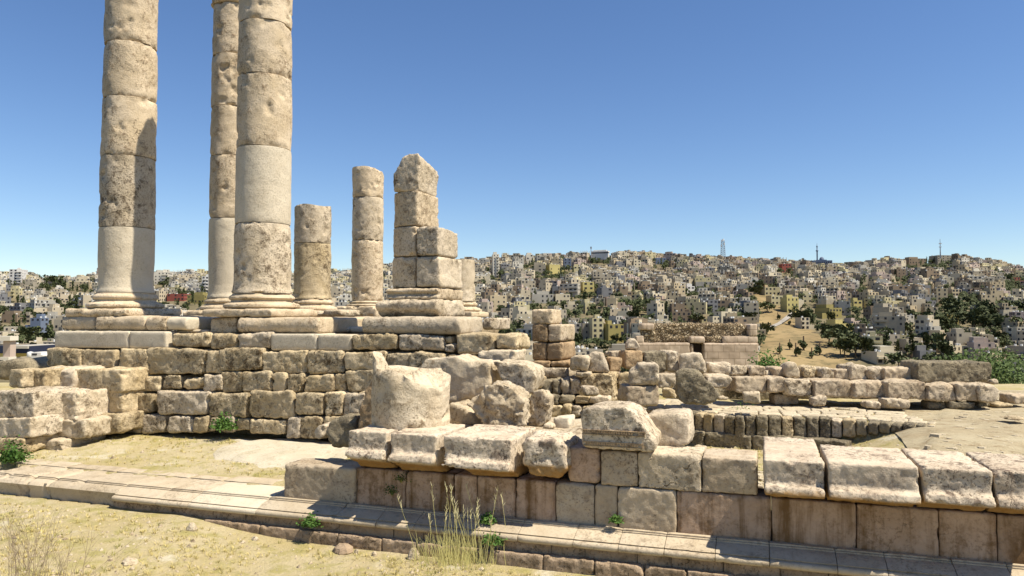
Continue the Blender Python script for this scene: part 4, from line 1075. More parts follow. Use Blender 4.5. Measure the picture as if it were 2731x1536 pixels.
def house_geo(w, d, h, rnd, nwin=None, feat=None, win=True):
    """returns Geo plus a list of window spots; materials 0 wall, 1 glass, 2 roof, 3 tank"""
    g = Geo(); spots = []
    x0, x1, y0, y1 = -w / 2, w / 2, -d / 2, d / 2
    g.box(x0, x1, y0, y1, -7, h - .9, 0, 2)
    t = .25                                                     # parapet
    for a in ((x0, x1, y0, y0 + t), (x0, x1, y1 - t, y1), (x0, x0 + t, y0 + t, y1 - t), (x1 - t, x1, y0 + t, y1 - t)):
        g.box(*a, h - .9, h)
    fl = max(1, int(round(h / 3.2)))
    fh = h / fl
    def face(o, u, L):
        nb = max(1, int(L / rnd.uniform(2.6, 3.6)))
        ww, wh = rnd.choice((.9, 1.2, 1.5, 2.0)), rnd.uniform(1.2, 1.6)
        for s in range(-1, fl):
            for b in range(nb):
                if rnd.random() < .22: continue
                q = (b + .5) / nb * L
                spots.append((o, u, q, s * fh + fh * .35, ww, wh))
    face((x0, y0), (1, 0), w); face((x1, y0), (0, 1), d); face((x0, y1), (0, -1), d)
    if win:
        for o, u, q, z, ww, wh in spots:
            nx_, ny_ = u[1] * .05, -u[0] * .05
            ax, ay = o[0] + u[0] * (q - ww / 2) + nx_, o[1] + u[1] * (q - ww / 2) + ny_
            bx_, by_ = o[0] + u[0] * (q + ww / 2) + nx_, o[1] + u[1] * (q + ww / 2) + ny_
            g.quad((ax, ay, z), (bx_, by_, z), (bx_, by_, z + wh), (ax, ay, z + wh), 1)
    if rnd.random() < .5:                                       # set-back upper floor
        ax = x0 + w * rnd.uniform(0, .35); bx = ax + w * rnd.uniform(.4, .6); ay = y0 + d * rnd.uniform(.15, .5)
        g.box(ax, bx, ay, y1 - .4, h - .9, h + 2.4, 0, 2)
        if win:
            for q in (.25, .7): g.quad((ax + (bx - ax) * q - .5, ay - .05, h + .3), (ax + (bx - ax) * q + .5, ay - .05, h + .3), (ax + (bx - ax) * q + .5, ay - .05, h + 1.6), (ax + (bx - ax) * q - .5, ay - .05, h + 1.6), 1)
    if rnd.random() < .45:                                       # lower wing
        sd = rnd.choice((-1, 1)); ww_ = w * rnd.uniform(.3, .6); hw = h * rnd.uniform(.35, .75)
        a_, b_ = (x0 - ww_, x0 - .01) if sd < 0 else (x1 + .01, x1 + ww_)
        g.box(a_, b_, y0 + d * .1, y1 - d * .2, -7, hw, 0, 2)
        if win:
            for q in (.3, .72):
                xm = a_ + (b_ - a_) * q
                for zq in np.arange(hw - 2.2, -1, -3): g.quad((xm - .5, y0 + d * .1 - .05, zq), (xm + .5, y0 + d * .1 - .05, zq), (xm + .5, y0 + d * .1 - .05, zq + 1.3), (xm - .5, y0 + d * .1 - .05, zq + 1.3), 1)
    if feat == 'balconies':
        bx0 = x0 + w * rnd.choice((.0, .3, .55)); bx1 = min(x1, bx0 + w * .42)
        for s in range(1, fl): 
            g.box(bx0, bx1, y0 - 1.3, y0 - .02, s * fh - .2, s * fh + .75, 0)
    if feat == 'stair hut' or rnd.random() < .35:
        hx = rnd.uniform(x0 + 1.5, x1 - 3.5); g.box(hx, hx + 2.6, y0 + d * .4, y0 + d * .4 + 3, h - .9, h + 2.0, 0, 2)
    if feat == 'roof pillars':
        for px_ in np.linspace(x0 + .4, x1 - .4, 4):
            for py_ in (y0 + .4, y1 - .4): g.box(px_ - .18, px_ + .18, py_ - .18, py_ + .18, h, h + 2.2, 0)
    if feat == 'roof shed': g.box(x0 + w * .1, x0 + w * .6, y0 + d * .2, y0 + d * .7, h - .9, h + 1.9, 0, 2)
    for _ in range(rnd.randint(1, 3) if feat != 'water tanks' else 5):
        tx, ty = rnd.uniform(x0 + 1, x1 - 1), rnd.uniform(y0 + 1, y1 - 1)
        g.cyl(tx, ty, .6, h - .9, h + rnd.uniform(.5, 1.0), 3)
    return g, spots
WINM = None
def put_house(cx, c, w, d, h, colour, feat, yaw, rnd, label=None, group=None, detailed=False, name='house', zb=None, roofm=None, cat='house'):
    global WINM
    z = EYE + (hill(cx, c) if zb is None else zb)
    px, py = cw(cx, c)
    g, spots = house_geo(w, d, h, rnd, feat=feat, win=not detailed)
    me = bpy.data.meshes.new(name)
    me.from_pydata(g.v, [], g.f)
    for m in (WM[colour], GLASS, roofm or ROOF, TANK): me.materials.append(m)
    me.polygons.foreach_set('material_index', g.m); me.update()
    o = new_obj(name, me, (px, py, z)); o.rotation_euler = (0, 0, YAW + yaw)
    tag(o, label, cat, group)
    if detailed:
        if WINM is None:
            k = Geo(); k.box(-.5, .5, -.06, .3, 0, 1, 0); WINM = bpy.data.meshes.new('window'); WINM.from_pydata(k.v, [], k.f); WINM.materials.append(GLASS)
        n = 0
        for o_, u, q, zz, ww, wh in spots:
            if zz < -1 or u == (0, -1) or n >= 48: continue
            n += 1
            wo_ = bpy.data.objects.new('window', WINM); col.objects.link(wo_); wo_.parent = o
            wo_.location = (o_[0] + u[0] * q, o_[1] + u[1] * q, zz); wo_.scale = (ww, 1, wh)
            wo_.rotation_euler = (0, 0, math.atan2(u[1], u[0]))
    return o, g
def base_v(cx, c): return 1288 + 1860 * cx / c, 797 - 1860 * hill(cx, c) / c
def c_for(V, y):
    c = 335.0
    while c < 900:
        if 797 - 1860 * hill((V - 1288) / 1860 * c, c) / c <= y: return c
        c += 4
    return 895.0
BLOCK = []       # (V0, V1, ytop, ybottom, c) keep the view of the landmark houses free
def landmark(r, x0, x1, y0, y1, colour, feat, label, yaw=0.0, d=None, cat='house', det=True, roofm=None, name='house'):
    (a, t), (b, u) = S(r, x0, y0), S(r, x1, y1)
    V0, V1, yt, yb = a * .94324, b * .94324, t * .94324, u * .94324
    c = c_for((V0 + V1) / 2, yb)
    w = (V1 - V0) / 1860 * c; cx = ((V0 + V1) / 2 - 1288) / 1860 * c
    h = (yb - yt) / 1860 * c
    zb = (797 - yb) / 1860 * c
    rnd = random.Random(int(x0 * 7 + y0))
    put_house(cx, c + 5, w / (math.cos(yaw) + .35 * abs(math.sin(yaw))), d or max(8, min(w, 16)), h, colour, feat, yaw, rnd, label, None, det, zb=zb, roofm=roofm, cat=cat, name=name)
    BLOCK.append((V0 - 3, V1 + 3, yt, yb + 12, c))
LM = [
 (13, 1192, 1300, 782, 1020, 'yellowish', 'stair hut', 'pale yellow apartment block with rows of windows just right of the stacked pier', .12),
 (13, 1302, 1482, 838, 1012, 'olive', None, 'olive apartment block with a dark stair strip and a bright right side, near the pier', .35),
 (13, 990, 1108, 832, 960, 'pale grey', None, 'windowless grey block directly behind the top of the stacked pier', -.1),
 (13, 1112, 1190, 830, 1000, 'dusty', None, 'grey tower block squeezed between the grey block and the pale yellow one', 0),
 (13, 782, 896, 292, 380, 'yellow', None, 'big plain yellow building high on the hill above the stacked pier', .35),
 (13, 1108, 1216, 452, 572, 'yellow', None, 'square four-storey ochre house half way up the hill above the stacked pier', .1),
 (13, 1115, 1222, 640, 752, 'yellowish', 'water tanks', 'tall house with bright awnings on its roof, above the pale yellow apartment block', .3),
 (13, 1226, 1328, 672, 752, 'sandy', None, 'sandy house with small windows beside the awning-roofed tall house', .2),
 (13, 945, 1090, 660, 725, 'cream', None, 'long cream house with blind walls above the stacked pier', 0),
 (13, 1575, 1690, 632, 692, 'white', None, 'plain white low building among the dark trees right of centre', -.2),
 (13, 2115, 2192, 742, 822, 'white', None, 'white cube house with six small windows above the ruined house', .1),
 (13, 1935, 2112, 722, 822, 'brown', None, 'wide brown shaded house left of the white cube house above the ruins', -.1),
 (13, 2195, 2318, 780, 828, 'yellowish', None, 'low yellow house with an orange tiled roof above the ruined house', .1),
 (13, 856, 992, 562, 650, 'cream', None, 'wide yellowish school-like block with two rows of windows', .1),
 (13, 640, 842, 565, 650, 'pale grey', None, 'wide grey house with two rows of dark windows above the stacked pier', .05),
 (13, 285, 345, 195, 420, 'whitish', 'balconies', 'slender tall tower block on the skyline right of the pointed pier', .1),
 (13, 590, 660, 200, 300, 'whitish', None, 'twin-topped pale tower on the skyline between pier and lattice mast', .1),
 (13, 668, 775, 292, 390, 'dusty', None, 'grey arcaded block left of the big plain yellow building', 0),
 (13, 1770, 1878, 232, 292, 'bluegrey', None, 'dark blue-grey house on the skyline left of the lattice mast', 0),
 (13, 940, 1010, 236, 345, 'bluegrey', None, 'blue-grey upright block near the skyline above the ochre house', 0),
 (13, 2062, 2140, 490, 560, 'white', None, 'white house with arched windows in the middle of the hillside', .2),
 (13, 320, 460, 885, 935, 'olive', None, 'low olive-roofed house just right of the podium', 0),
 (13, 1185, 1355, 205, 262, 'pinkish', None, 'pinkish block on the skyline carrying a white pavilion', 0),
 (14, 418, 552, 450, 522, 'yellowish', 'stair hut', 'long pale yellow house with an orange roof edge left of the mosque slope', .1),
 (14, 480, 582, 520, 602, 'yellowish', None, 'square yellow house above the bare brown slope', .1),
 (14, 604, 712, 535, 662, 'yellow', 'roof shed', 'tall yellow house with a stepped top above the diagonal road', .15),
 (14, 728, 804, 702, 806, 'cream', 'balconies', 'cream four-storey house at the foot of the diagonal road', .1),
 (14, 752, 832, 508, 585, 'yellowish', None, 'pale yellow three-storey house right of the tall yellow one', 0),
 (14, 905, 1056, 622, 708, 'olive', None, 'olive brown L-shaped house with a bright yellow right side', .45),
 (14, 980, 1152, 752, 852, 'yellow', None, 'ochre house with a shaded left side below the olive L-shaped one', .4),
 (14, 1165, 1242, 560, 640, 'yellow', 'roof shed', 'small bright yellow house in the right middle of the hill', .1),
 (14, 1318, 1545, 982, 1092, 'cream', 'balconies', 'cream house with balconies just behind the row, left of the long slab', .1),
 (14, 1400, 1545, 842, 940, 'dusty', None, 'grey boxy house frame with open floors above the cream balcony house', .2),
 (14, 1595, 1672, 682, 762, 'whitish', None, 'whitish upright house among dark trees right of the middle', .1),
 (14, 1700, 1846, 975, 1058, 'dark grey', None, 'dark grey blind box house right above the long slab', .1),
 (14, 1870, 2012, 1018, 1062, 'bluegrey', None, 'low blue-grey house behind the right end of the long slab', 0),
 (14, 2440, 2542, 372, 440, 'red', None, 'dark red house at the far right near the skyline', 0),
 (14, 580, 656, 258, 332, 'red', None, 'red banded house on the skyline between mast and minaret', 0),
 (14, 1968, 2066, 468, 560, 'sandy', 'stair hut', 'sandy stepped house at right above a green hedge', .2),
 (14, 2012, 2068, 545, 612, 'whitish', None, 'whitish narrow house under the sandy stepped house', .2),
 (14, 2195, 2245, 628, 692, 'white', None, 'small white upright house among trees at the far right', .2),
 (14, 1895, 2032, 705, 775, 'olive', None, 'olive barrack-like house at the far right above the shaded slope', .1),
 (14, 2245, 2400, 735, 800, 'pale grey', None, 'grey long house right of the orange roof at the far right', 0),
 (14, 1525, 1605, 300, 400, 'brown', None, 'brown tower block high on the hill right of the minaret', .1),
 (14, 1215, 1295, 345, 430, 'dusty', 'balconies', 'dusty six-storey block below the right side of the mosque', .2),
 (14, 1610, 1765, 215, 262, 'brown', None, 'wide brown block on the skyline between mosque and antenna', .1),
 (14, 1848, 1972, 188, 245, 'dusty', None, 'square block on the summit carrying the thin antenna', .1),
 (16, 132, 312, 100, 345, 'white', 'balconies', 'tall white tower block with balconies at the far left skyline', .15),
 (16, 140, 262, 378, 540, 'yellowish', 'balconies', 'yellow-green balconied block below the white tower block at far left', .1),
 (16, 1030, 1335, 288, 402, 'sandy', None, 'long sandy building just left of the leftmost tall column', .1),
 (16, 600, 772, 222, 345, 'whitish', None, 'whitish three-storey house left of the long sandy building', .1),
 (16, 820, 935, 205, 292, 'white', None, 'white boxy house on the skyline behind the leftmost ruins', .1),
 (16, 440, 594, 820, 1092, 'bluegrey', None, 'dark slate office block in the valley at far left', .0),
 (16, 604, 796, 782, 1000, 'pale grey', None, 'plain pale concrete office slab beside the dark slate office block', .2),
 (16, 30, 262, 768, 905, 'brown', None, 'brown flat block in the valley at the left edge', 0),
 (16, 262, 440, 775, 905, 'dusty', None, 'grey ribbed block between the brown block and the slate office', 0),
 (16, 0, 150, 650, 770, 'whitish', None, 'white house at the left edge above the brown block', .2),
 (16, 915, 1065, 560, 650, 'cream', None, 'pale long house above the concrete office slab', .1),
 (16, 1070, 1155, 550, 700, 'bluegrey', None, 'dark narrow block touching the foot of the leftmost column', 0),
 (1, 1625, 1790, 810, 880, 'red', None, 'dark red shop-front house between the left and the rear columns', 0),
 (1, 1820, 1985, 820, 905, 'olive', None, 'olive block beside the rear tall column', 0),
 (1, 1490, 1625, 600, 720, 'whitish', 'balconies', 'white balconied block just right of the leftmost tall column', .1),
 (1, 1940, 2005, 640, 800, 'white', 'balconies', 'white slatted tower just left of the rear tall column', .1),
]
for r, x0, x1, y0, y1, cl, ft, lb, yw in LM:
    landmark(r, x0, x1, y0, y1, cl, ft, lb, yw, roofm=WM['orange'] if 'orange tiled' in lb or 'orange roof' in lb else None, cat='apartment block' if 'block' in lb or 'tower' in lb else 'house')

REFS = [('the lattice mast', 1818, 640), ('the mosque', 2070, 655), ('the summit antenna', 2365, 645), ('the stacked pier', 1385, 800), ('the ruined house', 1760, 810), ('the bare brown slope', 2000, 860),
        ('the long dark slab', 2400, 905), ('the pointed pier', 1175, 700), ('the big yellow building', 1388, 672), ('the red house', 2540, 700), ('the white tower block', 40, 690), ('the leftmost column', 240, 720),
        ('the rear column', 500, 720), ('the short column stub', 850, 720), ('the pale yellow block', 1500, 860), ('the ochre house', 1475, 770), ('the tall yellow house', 1970, 785), ('the green tree', 2500, 860),
        ('the white pavilion', 1510, 636), ('the sandy stepped house', 2390, 770), ('the white low building', 1620, 765), ('the school-like block', 1410, 760), ('the rounded stones', 2150, 905), ('the slate office block', 100, 840)]
def where(V, y):
    best = min(REFS, key=lambda r: (V - r[1]) ** 2 + 2.2 * (y - r[2]) ** 2)
    dx, dy = V - best[1], y - best[2]
    far = 'just ' if math.hypot(dx, dy) < 34 else 'well ' if math.hypot(dx, dy) > 110 else ''
    if abs(dx) > 2 * abs(dy): d = 'left of' if dx < 0 else 'right of'
    elif abs(dy) > 2 * abs(dx): d = 'above' if dy < 0 else 'below'
    else: d = ('above' if dy < 0 else 'below') + (' and left of' if dx < 0 else ' and right of')
    return far + d + ' ' + best[0]
def inpoly(x, y, P):
    r = False; j = len(P) - 1
    for i in range(len(P)):
        if (P[i][1] > y) != (P[j][1] > y) and x < (P[j][0] - P[i][0]) * (y - P[i][1]) / (P[j][1] - P[i][1]) + P[i][0]: r = not r
        j = i
    return r
BARE = [[(1872, 742), (1940, 735), (1985, 800), (2050, 835), (2120, 870), (2160, 935), (2190, 990), (1890, 990), (1893, 800)], [(2330, 735), (2400, 735), (2410, 765), (2335, 765)]]
SHADY = [(2290, 745), (2576, 720), (2640, 900), (2430, 900), (2330, 830)]
houses = []; trees = []
rnd = random.Random(11)
c = 336.0
while c < 905:
    cx = -0.95 * c + rnd.uniform(0, 8)
    while cx < 0.92 * c:
        w = rnd.choice((6.5, 7.5, 8.5, 9.5, 10.5, 12, 14)) * rnd.uniform(.9, 1.15)
        cc = c + rnd.uniform(-3, 3)
        xm = cx + w / 2; V, y = base_v(xm, cc)
        cx += w + rnd.choice((.4, .8, 1.5, 2.5, 4))
        if any(inpoly(V, y, P) for P in BARE):
            if rnd.random() < .05: trees.append((xm, cc, 'bush'))
            continue
        dens = .95
        if y > 770: dens = .74
        if inpoly(V, y, SHADY): dens = .42
        if V > 2350 and y > 700: dens = min(dens, .55)
        dens += .28 * mnoise.noise(Vector((xm / 42, cc / 42, 1)))
        if rnd.random() > dens:
            for _ in range(2 if rnd.random() < .6 else 1): trees.append((xm + rnd.uniform(-4, 4), cc + rnd.uniform(-4, 4), rnd.choice(('round', 'round', 'wide', 'cypress'))))
            continue
        if rnd.random() < .36: trees.append((cx - 1, cc - 4.5, rnd.choice(('round', 'cypress', 'wide'))))
        fl = rnd.choice((1, 2, 2, 2, 3, 3, 3, 4)) 
        if c > 860: fl = rnd.choice((2, 3, 3, 4))
        h = fl * 2.9 + .9; d = rnd.uniform(7, 11)
        yt = y - 1860 * h / cc
        if any(V0 < V + 930 * w / cc and V1 > V - 930 * w / cc and cc < lc + 14 and yt < yb and y > t_ - 3 for V0, V1, t_, yb, lc in BLOCK): continue
        warm = 1 if V > 1150 else 0
        colour = rnd.choice(('cream', 'beige', 'beige', 'sandy', 'pale grey', 'whitish', 'dusty', 'dusty', 'yellowish', 'pinkish', 'brown', 'brown', 'sandy', 'cream') if warm else ('whitish', 'pale grey', 'cream', 'beige', 'beige', 'yellowish', 'dusty'))
        if rnd.random() < .05: colour = 'dark grey'
        feat = rnd.choice(('balconies', 'stair hut', 'roof pillars', 'roof shed', 'water tanks', None, None))
        houses.append(dict(cx=xm, c=cc, w=w, d=d, h=h, fl=fl, colour=colour, feat=feat, yaw=rnd.uniform(-.45, .45) if rnd.random() < .75 else rnd.uniform(.4, .9), V=V, y=y))
    c += rnd.uniform(7.0, 8.8)
def seen(V, y, yt):        # roughly open to view
    if not (-15 < V < 2590): return 0
    top = 797 if V < 1240 else 880 if V < 1330 else 905
    if V < 130: top = 925
    for a, b, t in ((250, 392, 0), (522, 735, 0), (738, 832, 500), (884, 964, 400), (982, 1195, 380)):
        if a < V < b and y > t: return 0
    if yt > top: return 0
    if 1610 < V < 1905 and y > 815: return 0
    return 1
for h_ in houses: h_['size'] = seen(h_['V'], h_['y'] - 1860 * h_['h'] / h_['c'] * .5, h_['y'] - 1860 * h_['h'] / h_['c']) * h_['w'] * h_['h'] / h_['c'] ** 2
houses.sort(key=lambda q: -q['size'])
NI = 300 - len(LM)
FE = {'balconies': 'with balconies', 'stair hut': 'with a roof hut', 'roof pillars': 'with bare roof pillars', 'roof shed': 'with a stepped top', 'water tanks': 'with many roof tanks', None: ''}
NUM = {1: 'one', 2: 'two', 3: 'three', 4: 'four', 5: 'five'}
labs = {}
def fit(t):
    t = ' '.join(t.split())
    for a in ('just ', 'well ', 'with a ', 'wide ', 'dark '):
        if len(t.replace('-', ' ').split()) <= 13: break
        t = t.replace(a, 'with ' if a == 'with a ' else '', 1)
    return t
def order(i, n):
    if n == 1: return ''
    if n == 2: return ('left-hand ', 'right-hand ')[i]
    return 'leftmost ' if i == 0 else 'rightmost ' if i == n - 1 else ('second', 'third', 'fourth', 'fifth', 'sixth', 'seventh', 'eighth', 'ninth')[min(i - 1, 7)] + '-from-left '
for q in houses[:NI]:
    wd = 'narrow ' if q['w'] < 8 else 'wide ' if q['w'] > 11.5 else ''
    lb = f"{wd}{q['colour']} {NUM[q['fl']]}-storey house {FE[q['feat']]} {where(q['V'], q['y'] - 1860 * q['h'] / q['c'] * .7)}"
    labs.setdefault(fit(lb), []).append(q)
for lb, L in labs.items():
    L.sort(key=lambda q: q['V'])
    n = len(L)
    for i, q in enumerate(L):
        q['label'] = order(i, n) + lb
for i, q in enumerate(houses[:NI]):
    put_house(q['cx'], q['c'], q['w'], q['d'], q['h'], q['colour'], q['feat'], q['yaw'], rnd, q['label'], 'houses crowding the far hillside', detailed=i < 26)
# the farther small ones: past 300 houses they are one mass
names = list(WM)
VV = []; FF = []; MM = []
for q in houses[NI:]:
    g, _ = house_geo(q['w'], q['d'], q['h'], rnd, feat=q['feat'])
    px, py = cw(q['cx'], q['c']); z = EYE + hill(q['cx'], q['c']); a = YAW + q['yaw']; ca, sa = math.cos(a), math.sin(a)
    k = len(VV)
    VV += [(px + x * ca - y * sa, py + x * sa + y * ca, z + zz) for x, y, zz in g.v]
    FF += [tuple(k + i for i in f) for f in g.f]
    wi = names.index(q['colour'])
    MM += [wi if m_ == 0 else len(names) + m_ - 1 for m_ in g.m]
mass = mesh_obj('distant_houses', VV, FF, [WM[k] for k in names] + [GLASS, ROOF, TANK], None, smooth=False, midx=MM)
tag(mass, 'mass of small pale flat-roofed houses filling the farther hillside behind the bigger ones', 'houses', kind='stuff')
print('houses', len(houses), 'trees', len(trees))

# ---- skyline things
def far_empty(name, r, x, y, c, label, cat):
    p = on_c(*S(r, x, y), c); return empty(name, p, label, cat), p
def part(nm, g, mt, smooth=False):
    o = mesh_obj(nm, g.v, g.f, mt, e, smooth=smooth, origin=Vector((0, 0, 0))); o.location = (0, 0, 0); return o
# lattice mast
e, p = far_empty('lattice_mast', 14, 88, 212, 880, 'tall grey steel lattice mast standing on the skyline', 'mast')
g = Geo(); H_ = (212 - 68) / 3.1 / 1972 * 880; W_ = 5.6
def bar(g, a, b, t):
    a = Vector(a); b = Vector(b); d = (b - a).normalized(); u = d.orthogonal().normalized(); v_ = d.cross(u)
    k = len(g.v)
    for pnt in (a, b):
        for s1, s2 in ((-1, -1), (1, -1), (1, 1), (-1, 1)): g.v.append(tuple(pnt + u * s1 * t + v_ * s2 * t))
    for i in range(4):
        j = (i + 1) % 4; g.f.append((k + i, k + j, k + 4 + j, k + 4 + i)); g.m.append(0)
for sx2 in (-1, 1):
    for sy2 in (-1, 1): bar(g, (sx2 * W_ / 2, sy2 * W_ / 2, -4), (sx2 * W_ * .33, sy2 * W_ * .33, H_), .15)
part('leg_frame', g, METAL)
g = Geo(); nb = 9
for i in range(nb):
    z0_, z1_ = H_ * i / nb, H_ * (i + 1) / nb; r0 = W_ / 2 * (1 - .34 * i / nb); r1 = W_ / 2 * (1 - .34 * (i + 1) / nb)
    cs0 = [(-r0, -r0), (r0, -r0), (r0, r0), (-r0, r0)]; cs1 = [(-r1, -r1), (r1, -r1), (r1, r1), (-r1, r1)]
    for k in range(4):
        j = (k + 1) % 4
        bar(g, (*cs0[k], z0_), (*cs1[j], z1_), .06); bar(g, (*cs0[j], z0_), (*cs1[k], z1_), .06); bar(g, (*cs1[k], z1_), (*cs1[j], z1_), .07)
part('bracing', g, METAL)
g = Geo()
for k, (dx, z_) in enumerate(((-1.2, H_ + .2), (.6, H_ + 1), (1.5, H_ - 4), (-1.8, H_ - 6))): g.cyl(dx, -1.5, .8, z_ - 1.2, z_ + 1.2, 0)
part('dish_cluster', g, TANK)
# mosque with minaret
e, p = far_empty('mosque', 14, 905, 272, 870, 'grey mosque with a low dome and one slender minaret on the skyline', 'mosque')
sc_m = 870 / 1972 / 3.1
def lz(yy): return (272 - yy) * sc_m
def lx(xx): return (xx - 905) * sc_m
g = Geo(); g.box(lx(830), lx(980), -8, 10, -6, lz(235)); g.box(lx(860), lx(940), -6, 8, lz(235), lz(228)); part('prayer_hall', g, WM['bluegrey'])
g = Geo()
for i in range(9): g.quad((lx(836 + i * 16), -8.06, lz(262)), (lx(843 + i * 16), -8.06, lz(262)), (lx(843 + i * 16), -8.06, lz(246)), (lx(836 + i * 16), -8.06, lz(246)), 0)
part('window_row', g, GLASS)
def rev(prof, cx_, cy_, n=14):
    g = Geo()
    for r_, z_ in prof:
        for i in range(n): g.v.append((cx_ + r_ * math.cos(2 * math.pi * i / n), cy_ + r_ * math.sin(2 * math.pi * i / n), z_))
    for k in range(len(prof) - 1):
        for i in range(n):
            j = (i + 1) % n; g.f.append((k * n + i, k * n + j, (k + 1) * n + j, (k + 1) * n + i)); g.m.append(0)
    return g
R_ = 20 * sc_m
part('dome', rev([(R_, lz(228))] + [(R_ * math.cos(t), lz(228) + R_ * 1.35 * math.sin(t)) for t in np.linspace(.1, 1.52, 7)], lx(905), 0), WM['bluegrey'], True)
r0 = 5.2 * sc_m
part('minaret', rev([(r0 * 1.1, -4), (r0, lz(160)), (r0 * 1.9, lz(156)), (r0 * 1.9, lz(148)), (r0 * .8, lz(147)), (r0 * .75, lz(122)), (r0 * 1.3, lz(119)), (r0 * 1.2, lz(113)), (r0 * .5, lz(112)), (.05, lz(86))], lx(867), -6), WM['bluegrey'], True)
# summit antenna, pole, pavilion
e, p = far_empty('antenna', 14, 1885, 192, 880, 'thin antenna with small dishes on the summit block at right', 'antenna')
g = rev([(.8, -3), (.5, 8), (.2, 20)], 0, 0, 6); part('pole', g, METAL)
g = Geo(); g.box(-1.4, 1.4, -.5, .5, 14, 15.2); g.box(-1.3, 1.3, -.6, .6, 10, 11); part('dish_cluster', g, TANK)
e, p = far_empty('pavilion', 13, 1275, 206, 885, 'white roof pavilion with a dark band of windows on the skyline', 'pavilion')
s_ = 885 / 1972 / 3.435
g = Geo(); g.box(-78 * s_, 78 * s_, -4, 4, -6, 12 * s_); part('wall', g, WM['white'])
g = Geo(); g.box(-76 * s_, 76 * s_, -4.1, 3, 12 * s_, 22 * s_); part('window_band', g, WM['blue'])
g = Geo(); g.box(-82 * s_, 80 * s_, -5, 5, 22 * s_, 34 * s_); g.box(-60 * s_, 60 * s_, -3, 3, 34 * s_, 44 * s_); part('roof', g, WM['white'])
e, p = far_empty('flagpole', 13, 1190, 206, 880, 'dark flagpole with a small box at its top, left of the white pavilion', 'pole')
part('pole', rev([(.5, -6), (.4, 10)], 0, 0, 6), METAL); g = Geo(); g.box(-.8, .8, -.8, .8, 7.6, 9.9); part('box', g, METAL)
e, p = far_empty('small_minaret', 16, 1457, 205, 880, 'small pale minaret on the skyline touching the leftmost column', 'minaret')
part('shaft', rev([(2.0, -8), (1.8, 5), (2.5, 5.2), (2.5, 5.9), (1.4, 6), (1.3, 9)], 0, 0, 8), WM['pinkish']); part('cap', rev([(1.5, 9), (.05, 11.5)], 0, 0, 8), WM['dark grey'])

# ---- road up the bare slope
V = []; Fc = []
rp = [(1880, 846), (1900, 838), (1930, 829), (1960, 816), (1985, 800), (1996, 790)]
for i, (a, b_) in enumerate(rp):
    c = c_for(a, b_); cx = (a - 1288) / 1860 * c
    for k, s in enumerate((-1, 1)):
        px, py = cw(cx, c + s * 3.2); V.append((px, py, EYE + hill(cx, c + s * 3.2) + .5))
    if i: Fc.append((2 * i - 2, 2 * i, 2 * i + 1, 2 * i - 1))
tag(mesh_obj('road', V, Fc, flat('pale road', (.27, .25, .22)), None), kind='structure')

# ---- trees
LEAF = {}
def leaf_mat(name, a, b_c):
    m, nt, b = nodes(name); oi = N(nt, 'ShaderNodeObjectInfo'); g_ = N(nt, 'ShaderNodeNewGeometry')
    n_ = noise_n(nt, g_.outputs['Position'], 1.1 if 'far' in name else 9, 3, .6)
    nt.links.new(mix(nt, ramp(nt, n_, .35, .65), a, b_c), b.inputs['Base Color']); b.inputs['Roughness'].default_value = .7
    return m
LEAF['far'] = leaf_mat('far dark foliage', (.035, .048, .020), (.085, .095, .038))
LEAF['green'] = leaf_mat('fresh green leaves', (.035, .085, .015), (.085, .15, .03))
LEAF['pine'] = leaf_mat('pine foliage', (.035, .065, .018), (.09, .125, .032))
BARK = flat('bark', (.14, .10, .06))
def crown_mesh(name, rx_, rz_, n, s, rr, mat, hz=0.0, clumps=9):
    v = []; f = []
    cl = [(rr.gauss(0, .42), rr.gauss(0, .42), rr.uniform(-.6, .75), rr.uniform(.35, .6)) for _ in range(clumps)]
    for i in range(n):
        cx_, cy_, cz_, cr_ = rr.choice(cl)
        d = Vector((rr.gauss(0, 1), rr.gauss(0, 1), rr.gauss(0, 1))).normalized() * cr_ * rr.uniform(.5, 1)
        p = Vector(((cx_ + d.x) * rx_, (cy_ + d.y) * rx_, hz + (cz_ + d.z * .8) * rz_))
        a = Vector((rr.gauss(0, 1), rr.gauss(0, 1), rr.gauss(0, 1))).normalized() * s * rr.uniform(.6, 1.3); b_ = a.orthogonal().normalized() * s * rr.uniform(.4, 1)
        k = len(v); v += [tuple(p - a), tuple(p + b_), tuple(p + a), tuple(p - b_)]; f.append((k, k + 1, k + 2, k + 3))
    me = bpy.data.meshes.new(name); me.from_pydata(v, [], f); me.materials.append(mat); return me
rr = random.Random(5)
CM = {'round': [crown_mesh('crown', 3.4, 3.2, 170, .8, rr, LEAF['far'], 4.5) for _ in range(3)], 'wide': [crown_mesh('crown', 5.0, 2.8, 220, .85, rr, LEAF['far'], 4.5, 12) for _ in range(2)],
      'cypress': [crown_mesh('crown', 1.3, 5.5, 130, .7, rr, LEAF['far'], 5.5, 12) for _ in range(2)], 'bush': [crown_mesh('crown', 1.8, 1.5, 70, .6, rr, LEAF['far'], 1.2, 6)]}
gt = rev([(.35, -2), (.22, 4.5)], 0, 0, 6)
TR = bpy.data.meshes.new('trunk'); TR.from_pydata(gt.v, [], gt.f); TR.materials.append(BARK)
